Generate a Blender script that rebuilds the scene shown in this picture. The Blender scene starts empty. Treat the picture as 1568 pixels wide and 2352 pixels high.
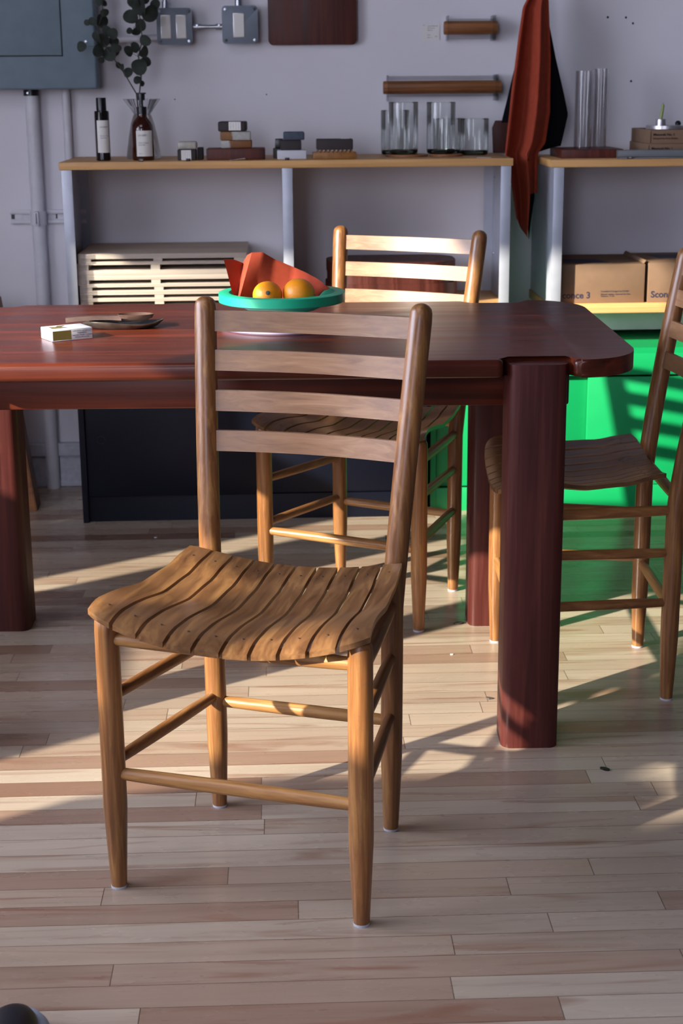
import bpy, bmesh, math, random
from mathutils import Vector, Matrix
random.seed(7)
S = bpy.context.scene
COL = S.collection
PI = math.pi

# ------------------------------------------------------------------ camera
PITCH, HC, ROLL, YAW, FPX = 0.2646, 1.224, -0.0082, -0.0355, 3602.76
cd = bpy.data.cameras.new('camera'); cam = bpy.data.objects.new('camera', cd); COL.objects.link(cam)
R_ = Vector((math.cos(YAW), math.sin(YAW), 0)); FH = Vector((-math.sin(YAW), math.cos(YAW), 0)); ZZ = Vector((0, 0, 1))
F_ = FH*math.cos(PITCH) - ZZ*math.sin(PITCH); U_ = FH*math.sin(PITCH) + ZZ*math.cos(PITCH)
c_, s_ = math.cos(ROLL), math.sin(ROLL)
CX = R_*c_ + U_*s_; CY = -R_*s_ + U_*c_
m = Matrix((CX, CY, -F_)).transposed().to_4x4(); m.translation = Vector((0, 0, HC))
cam.matrix_world = m
cd.sensor_fit = 'VERTICAL'; cd.sensor_height = 36; cd.sensor_width = 24; cd.lens = 36*FPX/2352
cd.dof.use_dof = True; cd.dof.focus_distance = 2.75; cd.dof.aperture_fstop = 9
cd.clip_start = 0.05; cd.clip_end = 60
S.camera = cam

# ------------------------------------------------------------------ world, sun, daylight, exposure
S.view_settings.view_transform = 'Standard'; S.view_settings.look = 'None'
S.view_settings.gamma = 1; S.view_settings.use_curve_mapping = False
S.view_settings.exposure = 0.05
w = bpy.data.worlds.new('sky'); S.world = w; w.use_nodes = True
w.node_tree.nodes['Background'].inputs[0].default_value = (0.42, 0.53, 0.85, 1)
w.node_tree.nodes['Background'].inputs[1].default_value = 0.8
SUN_AZ, SUN_EL = math.radians(33.5), math.radians(24)
sd = bpy.data.lights.new('sun', 'SUN'); sun = bpy.data.objects.new('sun', sd); COL.objects.link(sun)
sd.energy = 14.5; sd.color = (1.0, 0.92, 0.75); sd.angle = math.radians(0.9)
sun.rotation_euler = Vector((math.cos(SUN_AZ)*math.cos(SUN_EL), math.sin(SUN_AZ)*math.cos(SUN_EL), -math.sin(SUN_EL))).to_track_quat('-Z', 'Y').to_euler()

def area(name, loc, direction, sx, sy, power, col):
    l = bpy.data.lights.new(name, 'AREA'); o = bpy.data.objects.new(name, l); COL.objects.link(o)
    l.shape = 'RECTANGLE'; l.size = sx; l.size_y = sy; l.energy = power; l.color = col
    o.location = loc; o.rotation_euler = Vector(direction).to_track_quat('-Z', 'Y').to_euler()
area('window_daylight_left', (-2.2, 2.2, 1.6), (1, 0, -0.12), 2.9, 1.7, 265, (0.76, 0.81, 1.0))
area('window_daylight_near', (-1.3, -2.75, 1.85), (0.12, 1, 0.0), 1.1, 2.0, 66, (0.84, 0.84, 1.0))
area('overhead_fill', (-1.0, 1.6, 2.9), (0, 0.12, -1), 1.4, 1.8, 26, (0.84, 0.86, 1.0))  # overhead fill added to brighten the floor, source unseen

# ------------------------------------------------------------------ material helpers
def lin(h):
    h = h.lstrip('#'); o = []
    for i in (0, 2, 4):
        c = int(h[i:i+2], 16)/255
        o.append(c/12.92 if c <= 0.04045 else ((c+0.055)/1.055)**2.4)
    return (o[0], o[1], o[2], 1)
class N:
    def __init__(s, name):
        s.m = bpy.data.materials.new(name); s.m.use_nodes = True; s.t = s.m.node_tree
        s.b = s.t.nodes['Principled BSDF']; s.out = s.t.nodes['Material Output']
    def n(s, typ, **kw):
        x = s.t.nodes.new(typ)
        for k, v in kw.items(): setattr(x, k, v)
        return x
    def l(s, a, b): s.t.links.new(a, b)
    def math(s, op, a, b=None, c=None):
        x = s.n('ShaderNodeMath', operation=op)
        for i, v in enumerate((a, b, c)):
            if v is None: continue
            if isinstance(v, (int, float)): x.inputs[i].default_value = v
            else: s.l(v, x.inputs[i])
        return x.outputs[0]
    def ramp(s, fac, stops, interp='LINEAR'):
        x = s.n('ShaderNodeValToRGB'); x.color_ramp.interpolation = interp
        e = x.color_ramp.elements
        while len(e) < len(stops): e.new(0.5)
        for i, (p, c) in enumerate(stops):
            e[i].position = p; e[i].color = c if not isinstance(c, str) else lin(c)
        s.l(fac, x.inputs[0]); return x.outputs[0]
    def mix(s, mode, fac, a, b):
        x = s.n('ShaderNodeMix', data_type='RGBA', blend_type=mode)
        for i, v in ((0, fac), (6, a), (7, b)):
            if isinstance(v, (int, float)): x.inputs[i].default_value = v
            elif isinstance(v, (tuple, list)): x.inputs[i].default_value = v
            elif isinstance(v, str): x.inputs[i].default_value = lin(v)
            else: s.l(v, x.inputs[i])
        return x.outputs[2]
    def noise(s, scale, sc=(1, 1, 1), detail=4, dist=0, rough=0.5, coord='Object', off=(0, 0, 0)):
        tc = s.n('ShaderNodeTexCoord'); mp = s.n('ShaderNodeMapping'); mp.inputs[3].default_value = sc; mp.inputs[1].default_value = off
        s.l(tc.outputs[coord], mp.inputs[0]); x = s.n('ShaderNodeTexNoise')
        x.inputs['Scale'].default_value = scale; x.inputs['Detail'].default_value = detail
        x.inputs['Distortion'].default_value = dist; x.inputs['Roughness'].default_value = rough
        s.l(mp.outputs[0], x.inputs['Vector']); return x.outputs[0]
    def bump(s, h, st=0.2, d=0.001):
        x = s.n('ShaderNodeBump'); x.inputs['Strength'].default_value = st; x.inputs['Distance'].default_value = d
        s.l(h, x.inputs['Height']); s.l(x.outputs[0], s.b.inputs['Normal'])
    def set(s, **kw):
        for k, v in kw.items(): s.b.inputs[k.replace('_', ' ')].default_value = v

def wood(name, dark, mid, light, axis='X', rough=0.4, scale=60, stretch=0.05, blotch=0.25, spec=0.5, coat=0, bumpst=0.15, wear=None):
    q = N(name); sc = {'X': (stretch, 1, 1), 'Y': (1, stretch, 1), 'Z': (1, 1, stretch)}[axis]
    g = q.noise(scale, sc, 5, 0.6, 0.6)
    col = q.ramp(g, [(0.28, dark), (0.5, mid), (0.72, light)])
    b = q.noise(7, tuple(0.35 if v != 1 else 1 for v in sc), 3, 0.2)
    bb = q.ramp(b, [(0.3, (1-blotch,)*3+(1,)), (0.7, (1+blotch*0.5,)*3+(1,))])
    col = q.mix('MULTIPLY', 1.0, col, bb)
    if wear:
        wn = q.noise(190, (1, 1, 0.35), 5, 0.2, 0.75)
        f = q.ramp(wn, [(0.56, (0, 0, 0, 1)), (0.70, (0.4, 0.4, 0.4, 1))])
        col = q.mix('MIX', f, col, wear)
    q.l(col, q.b.inputs['Base Color'])
    rr = q.ramp(g, [(0.3, (rough*0.8,)*3+(1,)), (0.7, (min(1, rough*1.25),)*3+(1,))]); q.l(rr, q.b.inputs['Roughness'])
    q.set(Specular_IOR_Level=spec, Coat_Weight=coat, Coat_Roughness=0.25)
    q.bump(g, bumpst, 0.0006); return q.m
def plain(name, c, rough=0.5, metal=0, var=0.06, vs=25, bst=0.08, bs=180, spec=0.5, emit=None):
    q = N(name); n1 = q.noise(vs, (1, 1, 1), 3)
    cc = lin(c) if isinstance(c, str) else c
    col = q.mix('MULTIPLY', 1.0, cc, q.ramp(n1, [(0.3, (1-var,)*3+(1,)), (0.7, (1+var,)*3+(1,))]))
    q.l(col, q.b.inputs['Base Color']); q.set(Roughness=rough, Metallic=metal, Specular_IOR_Level=spec)
    if bst: q.bump(q.noise(bs, (1, 1, 1), 2), bst, 0.0006)
    return q.m
def thin_clear(name, tint=(0.93, 0.95, 0.97), edge=(0.35, 0.38, 0.42), gloss=1.0, rough=0.03):
    q = N(name); q.t.nodes.remove(q.b)
    lw = q.n('ShaderNodeLayerWeight'); lw.inputs[0].default_value = 0.25
    colr = q.ramp(lw.outputs['Facing'], [(0.45, tint+(1,)), (1.0, edge+(1,))])
    tr = q.n('ShaderNodeBsdfTransparent'); q.l(colr, tr.inputs[0])
    gl = q.n('ShaderNodeBsdfGlossy'); gl.inputs['Roughness'].default_value = rough
    fr = q.n('ShaderNodeFresnel'); fr.inputs[0].default_value = 1.45
    mx = q.n('ShaderNodeMixShader'); q.l(q.math('MULTIPLY', fr.outputs[0], gloss), mx.inputs[0])
    q.l(tr.outputs[0], mx.inputs[1]); q.l(gl.outputs[0], mx.inputs[2]); q.l(mx.outputs[0], q.out.inputs[0])
    return q.m
def glass(name, c, rough=0.02, bst=0.3, bs=25):
    q = N(name); q.set(Base_Color=lin(c), Roughness=rough, Transmission_Weight=1.0, IOR=1.46)
    q.bump(q.noise(bs, (1, 1, 0.4), 2), bst, 0.003); return q.m

# floor: narrow strips running left to right, random lengths, each strip its own tone
def floor_mat():
    q = N('maple_strip_floor'); tc = q.n('ShaderNodeTexCoord'); sp = q.n('ShaderNodeSeparateXYZ'); q.l(tc.outputs['Object'], sp.inputs[0])
    x, y = sp.outputs[0], sp.outputs[1]
    ry = q.math('DIVIDE', q.math('ADD', y, 0.02), 0.057); row = q.math('FLOOR', ry); fy = q.math('FRACT', ry)
    wn = q.n('ShaderNodeTexWhiteNoise', noise_dimensions='1D'); q.l(row, wn.inputs['W'])
    ln = q.math('ADD', 0.5, q.math('MULTIPLY', wn.outputs['Value'], 0.6))
    xs = q.math('DIVIDE', q.math('ADD', x, q.math('MULTIPLY', wn.outputs['Value'], 37.0)), ln)
    colm = q.math('FLOOR', xs); fx = q.math('FRACT', xs)
    cb = q.n('ShaderNodeCombineXYZ'); q.l(row, cb.inputs[0]); q.l(colm, cb.inputs[1])
    w2 = q.n('ShaderNodeTexWhiteNoise', noise_dimensions='2D'); q.l(cb.outputs[0], w2.inputs['Vector']); v = w2.outputs['Value']
    base = q.ramp(v, [(0.0, '#a5917f'), (0.22, '#ae9d8b'), (0.48, '#b9aa98'), (0.66, '#ac9885'), (0.82, '#a38b79'), (0.94, '#987d6b'), (1.0, '#7e6151')])
    gv = q.n('ShaderNodeCombineXYZ'); q.l(q.math('ADD', q.math('MULTIPLY', x, 2.2), q.math('MULTIPLY', v, 91.0)), gv.inputs[0])
    q.l(q.math('MULTIPLY', y, 46.0), gv.inputs[1]); q.l(q.math('MULTIPLY', v, 17.0), gv.inputs[2])
    g = q.n('ShaderNodeTexNoise'); g.inputs['Scale'].default_value = 1.0; g.inputs['Detail'].default_value = 6; g.inputs['Distortion'].default_value = 0.8
    q.l(gv.outputs[0], g.inputs['Vector'])
    grain = q.ramp(g.outputs[0], [(0.25, (0.62, 0.54, 0.50, 1)), (0.42, (0.92, 0.9, 0.88, 1)), (0.75, (1.07, 1.07, 1.07, 1))])
    col = q.mix('MULTIPLY', 0.6, base, grain)
    gv2 = q.n('ShaderNodeCombineXYZ'); q.l(q.math('ADD', q.math('MULTIPLY', x, 1.6), q.math('MULTIPLY', v, 53.0)), gv2.inputs[0])
    q.l(q.math('MULTIPLY', y, 17.0), gv2.inputs[1]); q.l(q.math('MULTIPLY', v, 31.0), gv2.inputs[2])
    g2 = q.n('ShaderNodeTexNoise'); g2.inputs['Scale'].default_value = 1.3; g2.inputs['Detail'].default_value = 3; g2.inputs['Distortion'].default_value = 1.4
    q.l(gv2.outputs[0], g2.inputs['Vector'])
    heart = q.ramp(g2.outputs[0], [(0.56, (0, 0, 0, 1)), (0.70, (0.9, 0.9, 0.9, 1))])
    col = q.mix('MIX', q.math('MULTIPLY', heart, 0.8), col, '#86604c')
    e1 = q.math('LESS_THAN', fy, 0.022); e2 = q.math('LESS_THAN', q.math('MULTIPLY', fx, ln), 0.0016)
    e = q.math('MAXIMUM', e1, e2)
    col = q.mix('MIX', q.math('MULTIPLY', e, 0.75), col, '#3f2c22')
    dirt = q.ramp(q.noise(2.5, (1, 1, 1), 4), [(0.3, (0.88, 0.88, 0.9, 1)), (0.7, (1.03, 1.03, 1.03, 1))])
    col = q.mix('MULTIPLY', 1.0, col, dirt)
    q.l(col, q.b.inputs['Base Color'])
    rg = q.ramp(q.noise(6, (1, 4, 1), 4), [(0.3, (0.22,)*3+(1,)), (0.7, (0.36,)*3+(1,))]); q.l(rg, q.b.inputs['Roughness'])
    h = q.math('SUBTRACT', q.math('MULTIPLY', g.outputs[0], 0.25), e); q.bump(h, 0.25, 0.0008)
    q.set(Specular_IOR_Level=0.42)
    return q.m
def wall_mat():
    q = N('painted_plaster'); n1 = q.noise(1.6, (1, 1, 1), 4)
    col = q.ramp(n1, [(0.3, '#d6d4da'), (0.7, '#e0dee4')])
    q.l(col, q.b.inputs['Base Color']); q.set(Roughness=0.75, Specular_IOR_Level=0.25)
    q.bump(q.noise(70, (1, 1, 1), 3), 0.25, 0.0012); return q.m
def label_mat(): return plain('white_label_paper', '#dcdad6', 0.7, var=0.02)

M = {}
M['floor'] = floor_mat(); M['wall'] = wall_mat()
M['paint'] = plain('white_gloss_paint', '#cfcfd6', 0.5, var=0.05, bst=0.2, bs=60)
M['oldpaint'] = plain('scuffed_white_paint', '#bfc2cc', 0.5, var=0.14, vs=45, bst=0.4, bs=50)
M['ceiling'] = plain('bounce_cut_grey', '#5d5b61', 0.85)  # dark grey chosen so unseen walls and ceiling bounce less light
M['mahogany'] = wood('red_mahogany', '#32140d', '#522112', '#7a3219', 'X', 0.33, 24, 0.03, 0.45, 0.34, 0.08, 0.04)
M['mahogany_leg'] = wood('red_mahogany_upright', '#3c1613', '#4b1e19', '#5f2c24', 'Z', 0.45, 60, 0.04, 0.15, 0.35, 0.0, 0.06)
M['mahogany_slab'] = wood('red_mahogany_slab', '#36160f', '#4c2018', '#5e2b20', 'Z', 0.5, 60, 0.05, 0.2, 0.4)
M['beech'] = wood('worn_varnished_chair_wood', '#6b4425', '#8b5b33', '#ad7e45', 'Z', 0.36, 110, 0.05, 0.35, 0.5, 0.1, 0.10, wear='#64503f')
M['beech_slat'] = wood('chair_back_slat_wood', '#7e5a40', '#966e4d', '#aa825e', 'X', 0.38, 90, 0.06, 0.25, 0.5, 0.1, 0.1)
M['beech_rung'] = wood('chair_rung_wood', '#7d5230', '#a57442', '#c49354', 'X', 0.38, 90, 0.08, 0.25, 0.5, 0.1, 0.1)
M['beech_rung_y'] = wood('chair_side_rung_wood', '#6a4124', '#8b5b32', '#a87843', 'Y', 0.38, 90, 0.08, 0.25, 0.5, 0.1, 0.1)
M['seat'] = wood('bent_seat_ply', '#543721', '#755030', '#936a3e', 'Y', 0.34, 60, 0.07, 0.5, 0.5, 0.15, 0.08)
M['pine'] = wood('pine_board', '#b98a52', '#cc9c62', '#dab078', 'X', 0.5, 36, 0.035, 0.12, 0.4)
M['alu'] = plain('brushed_metal_panel', '#b4b9c6', 0.42, 0.25, var=0.05)
M['steel'] = plain('galvanised_steel', '#a8acb2', 0.3, 0.9, var=0.1)
M['polish'] = plain('turned_aluminium', '#c9c6c8', 0.34, 0.85, var=0.03)
M['bluebox'] = plain('blue_grey_enamel', '#6a7c88', 0.5, var=0.06, bst=0.35, bs=140)
M['greybox'] = plain('grey_cast_enamel', '#6f7885', 0.5, 0.1, var=0.06, bst=0.3, bs=160)
M['dark'] = plain('black_plastic', '#0c0d12', 0.32, var=0.03)
M['seam'] = plain('shadow_seam', '#20252d', 0.7)
M['navy'] = plain('navy_lacquer', '#060b1c', 0.45, var=0.04, bst=0.05, spec=0.3)
M['green'] = plain('bright_green_laminate', '#0b9c59', 0.42, var=0.02, bst=0.03)
M['teal'] = plain('green_turned_lacquer', '#18a67c', 0.38, var=0.03)
M['lav'] = plain('lavender_lacquer', '#9488a0', 0.45, var=0.04)
M['orange'] = plain('orange_peel', '#e08a14', 0.42, var=0.06, vs=30, bst=0.6, bs=420)
M['rust'] = plain('rust_linen', '#953f2c', 0.9, var=0.08, vs=60, bst=0.4, bs=900, spec=0.12)
M['blackcloth'] = plain('black_linen', '#0f1016', 0.95, var=0.06, bst=0.4, bs=900, spec=0.1)
M['card'] = plain('brown_cardboard', '#7d6450', 0.8, var=0.04, vs=40, spec=0.2)
M['ink'] = plain('dark_blue_print', '#252a44', 0.7); M['inkbrown'] = plain('dark_brown_print', '#2a1a14', 0.7)
M['label'] = label_mat(); M['inkgrey'] = plain('grey_print', '#6b6d76', 0.7)
M['amber'] = plain('amber_glass_bottle', '#35140b', 0.08, var=0.02, bst=0, spec=0.6)
M['darkbottle'] = plain('dark_brown_bottle', '#170d0b', 0.12, var=0.02, bst=0)
M['clear'] = thin_clear('clear_acrylic', (0.98, 0.98, 0.985), (0.68, 0.70, 0.74), 0.4, 0.06)
M['plate'] = thin_clear('clear_acrylic_plate', (0.95, 0.95, 0.96), (0.55, 0.56, 0.6), 0.5)
M['pane'] = thin_clear('window_glass', (0.98, 0.98, 0.98), (0.8, 0.85, 0.85), 0.8)
M['greenglass'] = thin_clear('greenish_blown_glass', (0.97, 0.985, 0.975), (0.62, 0.68, 0.65), 0.9, 0.06); M['glassbase'] = thin_clear('thick_green_glass_base', (0.6, 0.68, 0.6), (0.25, 0.33, 0.27), 1.0, 0.08); M['vaseglass'] = thin_clear('clear_vase_glass', (0.985, 0.985, 0.99), (0.66, 0.68, 0.72), 0.8, 0.04)
M['leaf'] = plain('dried_eucalyptus_leaf', '#474e48', 0.6, var=0.35, vs=20, spec=0.3); M['stem'] = plain('eucalyptus_stem', '#3b342c', 0.7); M['bar'] = plain('grey_metal_bar', '#6c6e70', 0.5, 0.2)
M['marble'] = plain('grey_marble_soap', '#a9a49a', 0.6, var=0.2, vs=60); M['soapdark'] = plain('charcoal_soap', '#2c2425', 0.7, var=0.15)
M['soapwhite'] = plain('white_soap', '#bfc0c8', 0.6, var=0.05); M['soapblue'] = plain('slate_blue_soap', '#3b4453', 0.65, var=0.25, vs=80)
M['soapgrey'] = plain('grey_soap', '#4a4a48', 0.65); M['soapamber'] = plain('amber_soap', '#8a5a26', 0.5, var=0.25, vs=90)
def two_tone(name, a, b, axis, pos, soft=0.004):
    q = N(name); tc = q.n('ShaderNodeTexCoord'); sp = q.n('ShaderNodeSeparateXYZ'); q.l(tc.outputs['Object'], sp.inputs[0])
    wob = q.math('MULTIPLY', q.math('SUBTRACT', q.noise(60), 0.5), 0.012)
    f = q.math('DIVIDE', q.math('SUBTRACT', q.math('ADD', sp.outputs[axis], wob), pos), soft)
    col = q.ramp(q.math('ADD', f, 0.5), [(0, a), (1, b)]); col = q.mix('MULTIPLY', 1, col, q.ramp(q.noise(70), [(0.3, (0.8,)*3+(1,)), (0.7, (1.1,)*3+(1,))]))
    q.l(col, q.b.inputs['Base Color']); q.set(Roughness=0.55); return q.m
M['soapab'] = two_tone('amber_and_white_soap', '#7d5226', '#a9a8a2', 0, -0.01); M['soapba'] = two_tone('white_and_amber_soap', '#a9a8a2', '#77491f', 0, -0.018)
M['brownwood'] = wood('oiled_dowel_wood', '#6e4426', '#8a5730', '#a36c3e', 'X', 0.5, 60, 0.05, 0.2)
M['lightwood'] = wood('pale_birch_sheet', '#ab9e92', '#bfb2a5', '#cbbfb2', 'X', 0.65, 50, 0.03, 0.08)
M['spoon'] = wood('dark_spoon_wood', '#3c2822', '#4d352c', '#5d4338', 'X', 0.5, 80, 0.06, 0.2)
M['glaze'] = plain('dark_metallic_glaze', '#77736c', 0.16, 0.8, var=0.35, vs=40, bst=0.3, bs=60)
M['candle'] = plain('green_wax', '#8b9a52', 0.5, var=0.05); M['whiteplastic'] = plain('white_felt_glide', '#b9bcc6', 0.6)
M['gold'] = plain('olive_gold_print', '#6f6230', 0.5); M['packwhite'] = plain('white_pack_card', '#d6d9e2', 0.4, var=0.01)
M['shoe'] = plain('black_shoe_leather', '#15171f', 0.45); M['shoerim'] = plain('pale_blue_rubber', '#9ba6bc', 0.5)
M['blocker'] = plain('grey_blocker_cloth', '#55565c', 0.9); M['chip'] = plain('dark_debris', '#4a443f', 0.8)
M['packink'] = plain('pale_blue_grey_print', '#8f9bb8', 0.5); M['nail'] = plain('dark_nail_head', '#3a2a22', 0.5)

# ------------------------------------------------------------------ mesh helpers
def box(bm, x0, x1, y0, y1, z0, z1, r=0.0, seg=2, mat=None):
    b = bmesh.new()
    bmesh.ops.create_cube(b, size=1)
    for v in b.verts: v.co = Vector((x0+(v.co.x+.5)*(x1-x0), y0+(v.co.y+.5)*(y1-y0), z0+(v.co.z+.5)*(z1-z0)))
    if r: bmesh.ops.bevel(b, geom=b.edges[:], offset=r, segments=seg, profile=0.5, affect='EDGES')
    if mat: b.transform(mat)
    join(bm, b); return bm
def join(bm, b):
    me = bpy.data.meshes.new('t'); b.to_mesh(me); b.free(); bm.from_mesh(me); bpy.data.meshes.remove(me)
def tube(bm, pts, n=16, dome=False, dome0=False, cap=True):
    """pts: list of (Vector, radius)"""
    rings = []; P = [(Vector(p), r) for p, r in pts]
    up = None
    for i, (p, r) in enumerate(P):
        d = (P[min(i+1, len(P)-1)][0]-P[max(i-1, 0)][0]).normalized()
        if up is None: up = Vector((0, 1, 0)) if abs(d.y) < .9 else Vector((1, 0, 0))
        a = (up - d*up.dot(d)).normalized(); b = d.cross(a); up = a
        rings.append([bm.verts.new(p + a*r*math.cos(2*PI*k/n) + b*r*math.sin(2*PI*k/n)) for k in range(n)])
    if dome:
        p, r = P[-1]; d = (P[-1][0]-P[-2][0]).normalized(); a = (up-d*up.dot(d)).normalized(); b = d.cross(a)
        for t in (0.3, 0.55, 0.78, 0.93):
            rr = r*math.cos(t*PI/2); h = r*0.85*math.sin(t*PI/2)
            rings.append([bm.verts.new(p + d*h + a*rr*math.cos(2*PI*k/n) + b*rr*math.sin(2*PI*k/n)) for k in range(n)])
    for i in range(len(rings)-1):
        for k in range(n): bm.faces.new((rings[i][k], rings[i][(k+1) % n], rings[i+1][(k+1) % n], rings[i+1][k]))
    if cap: bm.faces.new(rings[0][::-1]); bm.faces.new(rings[-1])
    return bm
def lathe(bm, prof, c=(0, 0, 0), n=48, close=False):
    rings = []
    for r, z in prof:
        if r < 1e-5: rings.append([bm.verts.new((c[0], c[1], c[2]+z))])
        else: rings.append([bm.verts.new((c[0]+r*math.cos(2*PI*k/n), c[1]+r*math.sin(2*PI*k/n), c[2]+z)) for k in range(n)])
    L = list(range(len(rings))); prs = list(zip(L, L[1:])) + ([(L[-1], 0)] if close else [])
    for i, j in prs:
        A, B = rings[i], rings[j]
        for k in range(n):
            k2 = (k+1) % n
            if len(A) == 1 and len(B) == 1: continue
            if len(A) == 1: bm.faces.new((A[0], B[k], B[k2]))
            elif len(B) == 1: bm.faces.new((A[k], A[k2], B[0]))
            else: bm.faces.new((A[k], A[k2], B[k2], B[k]))
    return bm
def prism(bm, outline, z0, z1, bev=0.0, seg=3, top=False):
    b = bmesh.new(); n = len(outline)
    lo = [b.verts.new((x, y, z0)) for x, y in outline]; hi = [b.verts.new((x, y, z1)) for x, y in outline]
    f0 = b.faces.new(lo[::-1]); f1 = b.faces.new(hi)
    for i in range(n): b.faces.new((lo[i], lo[(i+1) % n], hi[(i+1) % n], hi[i]))
    if bev:
        es = [e for e in b.edges if len({v.co.z for v in e.verts}) == 1 and not (top and e.verts[0].co.z < z1)]
        bmesh.ops.bevel(b, geom=es, offset=bev, segments=seg, profile=0.5, affect='EDGES')
    join(bm, b); return bm
def round_rect(x0, x1, y0, y1, r, seg=6):
    o = []
    for cx, cy, a0 in ((x1-r, y0+r, -90), (x1-r, y1-r, 0), (x0+r, y1-r, 90), (x0+r, y0+r, 180)):
        for k in range(seg+1):
            a = math.radians(a0+90*k/seg); o.append((cx+r*math.cos(a), cy+r*math.sin(a)))
    return o
def grid(bm, f, nu, nv):
    V = [[bm.verts.new(f(i/nu, j/nv)) for i in range(nu+1)] for j in range(nv+1)]
    for j in range(nv):
        for i in range(nu): bm.faces.new((V[j][i], V[j][i+1], V[j+1][i+1], V[j+1][i]))
    return V
def sheet(bm, f, nu, nv, th):
    """closed slab: f gives the upper surface, th the offset vector of the lower one"""
    th = Vector(th)
    A = [[bm.verts.new(Vector(f(i/nu, j/nv))) for i in range(nu+1)] for j in range(nv+1)]
    B = [[bm.verts.new(v.co+th) for v in r] for r in A]
    for j in range(nv):
        for i in range(nu):
            bm.faces.new((A[j][i], A[j][i+1], A[j+1][i+1], A[j+1][i])); bm.faces.new((B[j][i], B[j+1][i], B[j+1][i+1], B[j][i+1]))
    for i in range(nu):
        bm.faces.new((A[0][i+1], A[0][i], B[0][i], B[0][i+1])); bm.faces.new((A[nv][i], A[nv][i+1], B[nv][i+1], B[nv][i]))
    for j in range(nv):
        bm.faces.new((A[j][0], A[j+1][0], B[j+1][0], B[j][0])); bm.faces.new((A[j+1][nu], A[j][nu], B[j][nu], B[j+1][nu]))

ORG = {}
def mk(name, bm, mat, parent=None, local=False, flat=False, bev=None, angle=35):
    """one mesh object; shapes are given in world space and moved under the parent's base, or already local to it"""
    if isinstance(bm, bpy.types.Mesh): me = bm
    else:
        bmesh.ops.recalc_face_normals(bm, faces=bm.faces[:]); me = bpy.data.meshes.new(name); bm.to_mesh(me); bm.free()
    o = bpy.data.objects.new(name, me); COL.objects.link(o)
    if parent is not None:
        if not local:
            if parent.name not in ORG:                       # parent is a mesh thing or a part
                ORG[parent.name] = Vector((0, 0, 0))
            me.transform(Matrix.Translation(-ORG[parent.name]))
        ORG[o.name] = ORG.get(parent.name, Vector((0, 0, 0))); o.parent = parent
    elif not local:
        xs = [v.co for v in me.vertices]
        b = Vector(((min(v.x for v in xs)+max(v.x for v in xs))/2, (min(v.y for v in xs)+max(v.y for v in xs))/2, min(v.z for v in xs)))
        me.transform(Matrix.Translation(-b)); o.location = b; ORG[o.name] = b
    me.materials.clear(); me.materials.append(mat)
    if not flat:
        for p in me.polygons: p.use_smooth = True
        me.set_sharp_from_angle(angle=math.radians(angle))
    return o
def tag(o, label, cat, group=None):
    o['label'] = label; o['category'] = cat
    if group: o['group'] = group
    return o
def thing(name, loc, label, cat, group=None, rz=0):
    o = bpy.data.objects.new(name, None); COL.objects.link(o); o.location = loc; o.rotation_euler = (0, 0, rz); o.empty_display_size = 0.1
    ORG[o.name] = Vector(loc); return tag(o, label, cat, group)
def struct(name, bm, mat):
    o = mk(name, bm, mat, local=True, flat=True); o['kind'] = 'structure'; return o
def text(name, body, size, loc, mat, parent=None, rot=(PI/2, 0, 0), bold=0.0, depth=0.0003, align='LEFT', local=False):
    c = bpy.data.curves.new(name, 'FONT'); c.body = body; c.size = size; c.extrude = depth; c.offset = bold; c.align_x = align; c.resolution_u = 3
    t = bpy.data.objects.new('t', c); COL.objects.link(t); bpy.context.view_layer.update()
    me = bpy.data.meshes.new_from_object(t.evaluated_get(bpy.context.evaluated_depsgraph_get())); bpy.data.objects.remove(t)
    from mathutils import Euler
    me.transform(Matrix.Translation(Vector(loc)) @ Euler(rot).to_matrix().to_4x4())
    return mk(name, me, mat, parent, local=local, flat=True)
NB = bmesh.new

# ------------------------------------------------------------------ room shell
WY = 4.906; XL = -1.9; XR = 3.3; YN = -2.6; CZ = 3.0
b = NB(); box(b, XL-.2, XR+.2, YN-.2, WY+.2, -0.1, 0.0); struct('floor', b, M['floor'])
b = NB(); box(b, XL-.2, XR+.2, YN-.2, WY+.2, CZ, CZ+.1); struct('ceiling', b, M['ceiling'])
b = NB(); box(b, XL-.2, XR+.2, WY, WY+.15, 0, CZ); struct('wall_far', b, M['wall'])
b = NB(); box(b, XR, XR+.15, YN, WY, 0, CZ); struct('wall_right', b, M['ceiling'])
WY0, WY1, WZ0, WZ1 = 0.70, 3.68, 0.61, 2.40
b = NB(); box(b, XL-.05, XL, YN, WY0, 0, CZ); box(b, XL-.05, XL, WY1, WY, 0, CZ); box(b, XL-.05, XL, WY0, WY1, 0, WZ0); box(b, XL-.05, XL, WY0, WY1, WZ1, CZ); struct('wall_left', b, M['wall'])
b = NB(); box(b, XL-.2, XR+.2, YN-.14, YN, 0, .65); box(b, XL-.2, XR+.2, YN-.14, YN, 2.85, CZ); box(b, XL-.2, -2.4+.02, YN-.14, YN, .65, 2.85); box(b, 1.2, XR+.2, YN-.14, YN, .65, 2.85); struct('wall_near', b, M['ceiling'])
b = NB()
for y0, y1 in ((WY0, WY0+.03), (WY1-.03, WY1)): box(b, XL-.04, XL-.01, y0, y1, WZ0, WZ1)
for z0, z1 in ((WZ0, WZ0+.04), (WZ1-.05, WZ1)): box(b, XL-.04, XL-.01, WY0, WY1, z0, z1)
wf = struct('window_1', b, M['paint'])
b = NB(); box(b, XL-.028, XL-.023, WY0+.03, WY1-.03, WZ0+.04, WZ1-.05); mk('pane', b, M['pane'], wf, local=True)
b = NB()
for x0, x1 in ((-1.9, -1.84), (-.38, -.32), (1.14, 1.2)): box(b, x0, x1, YN-.1, YN-.04, .65, 2.85)
for z0, z1 in ((.65, .7), (2.8, 2.85)): box(b, -1.9, 1.2, YN-.1, YN-.04, z0, z1)
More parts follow.
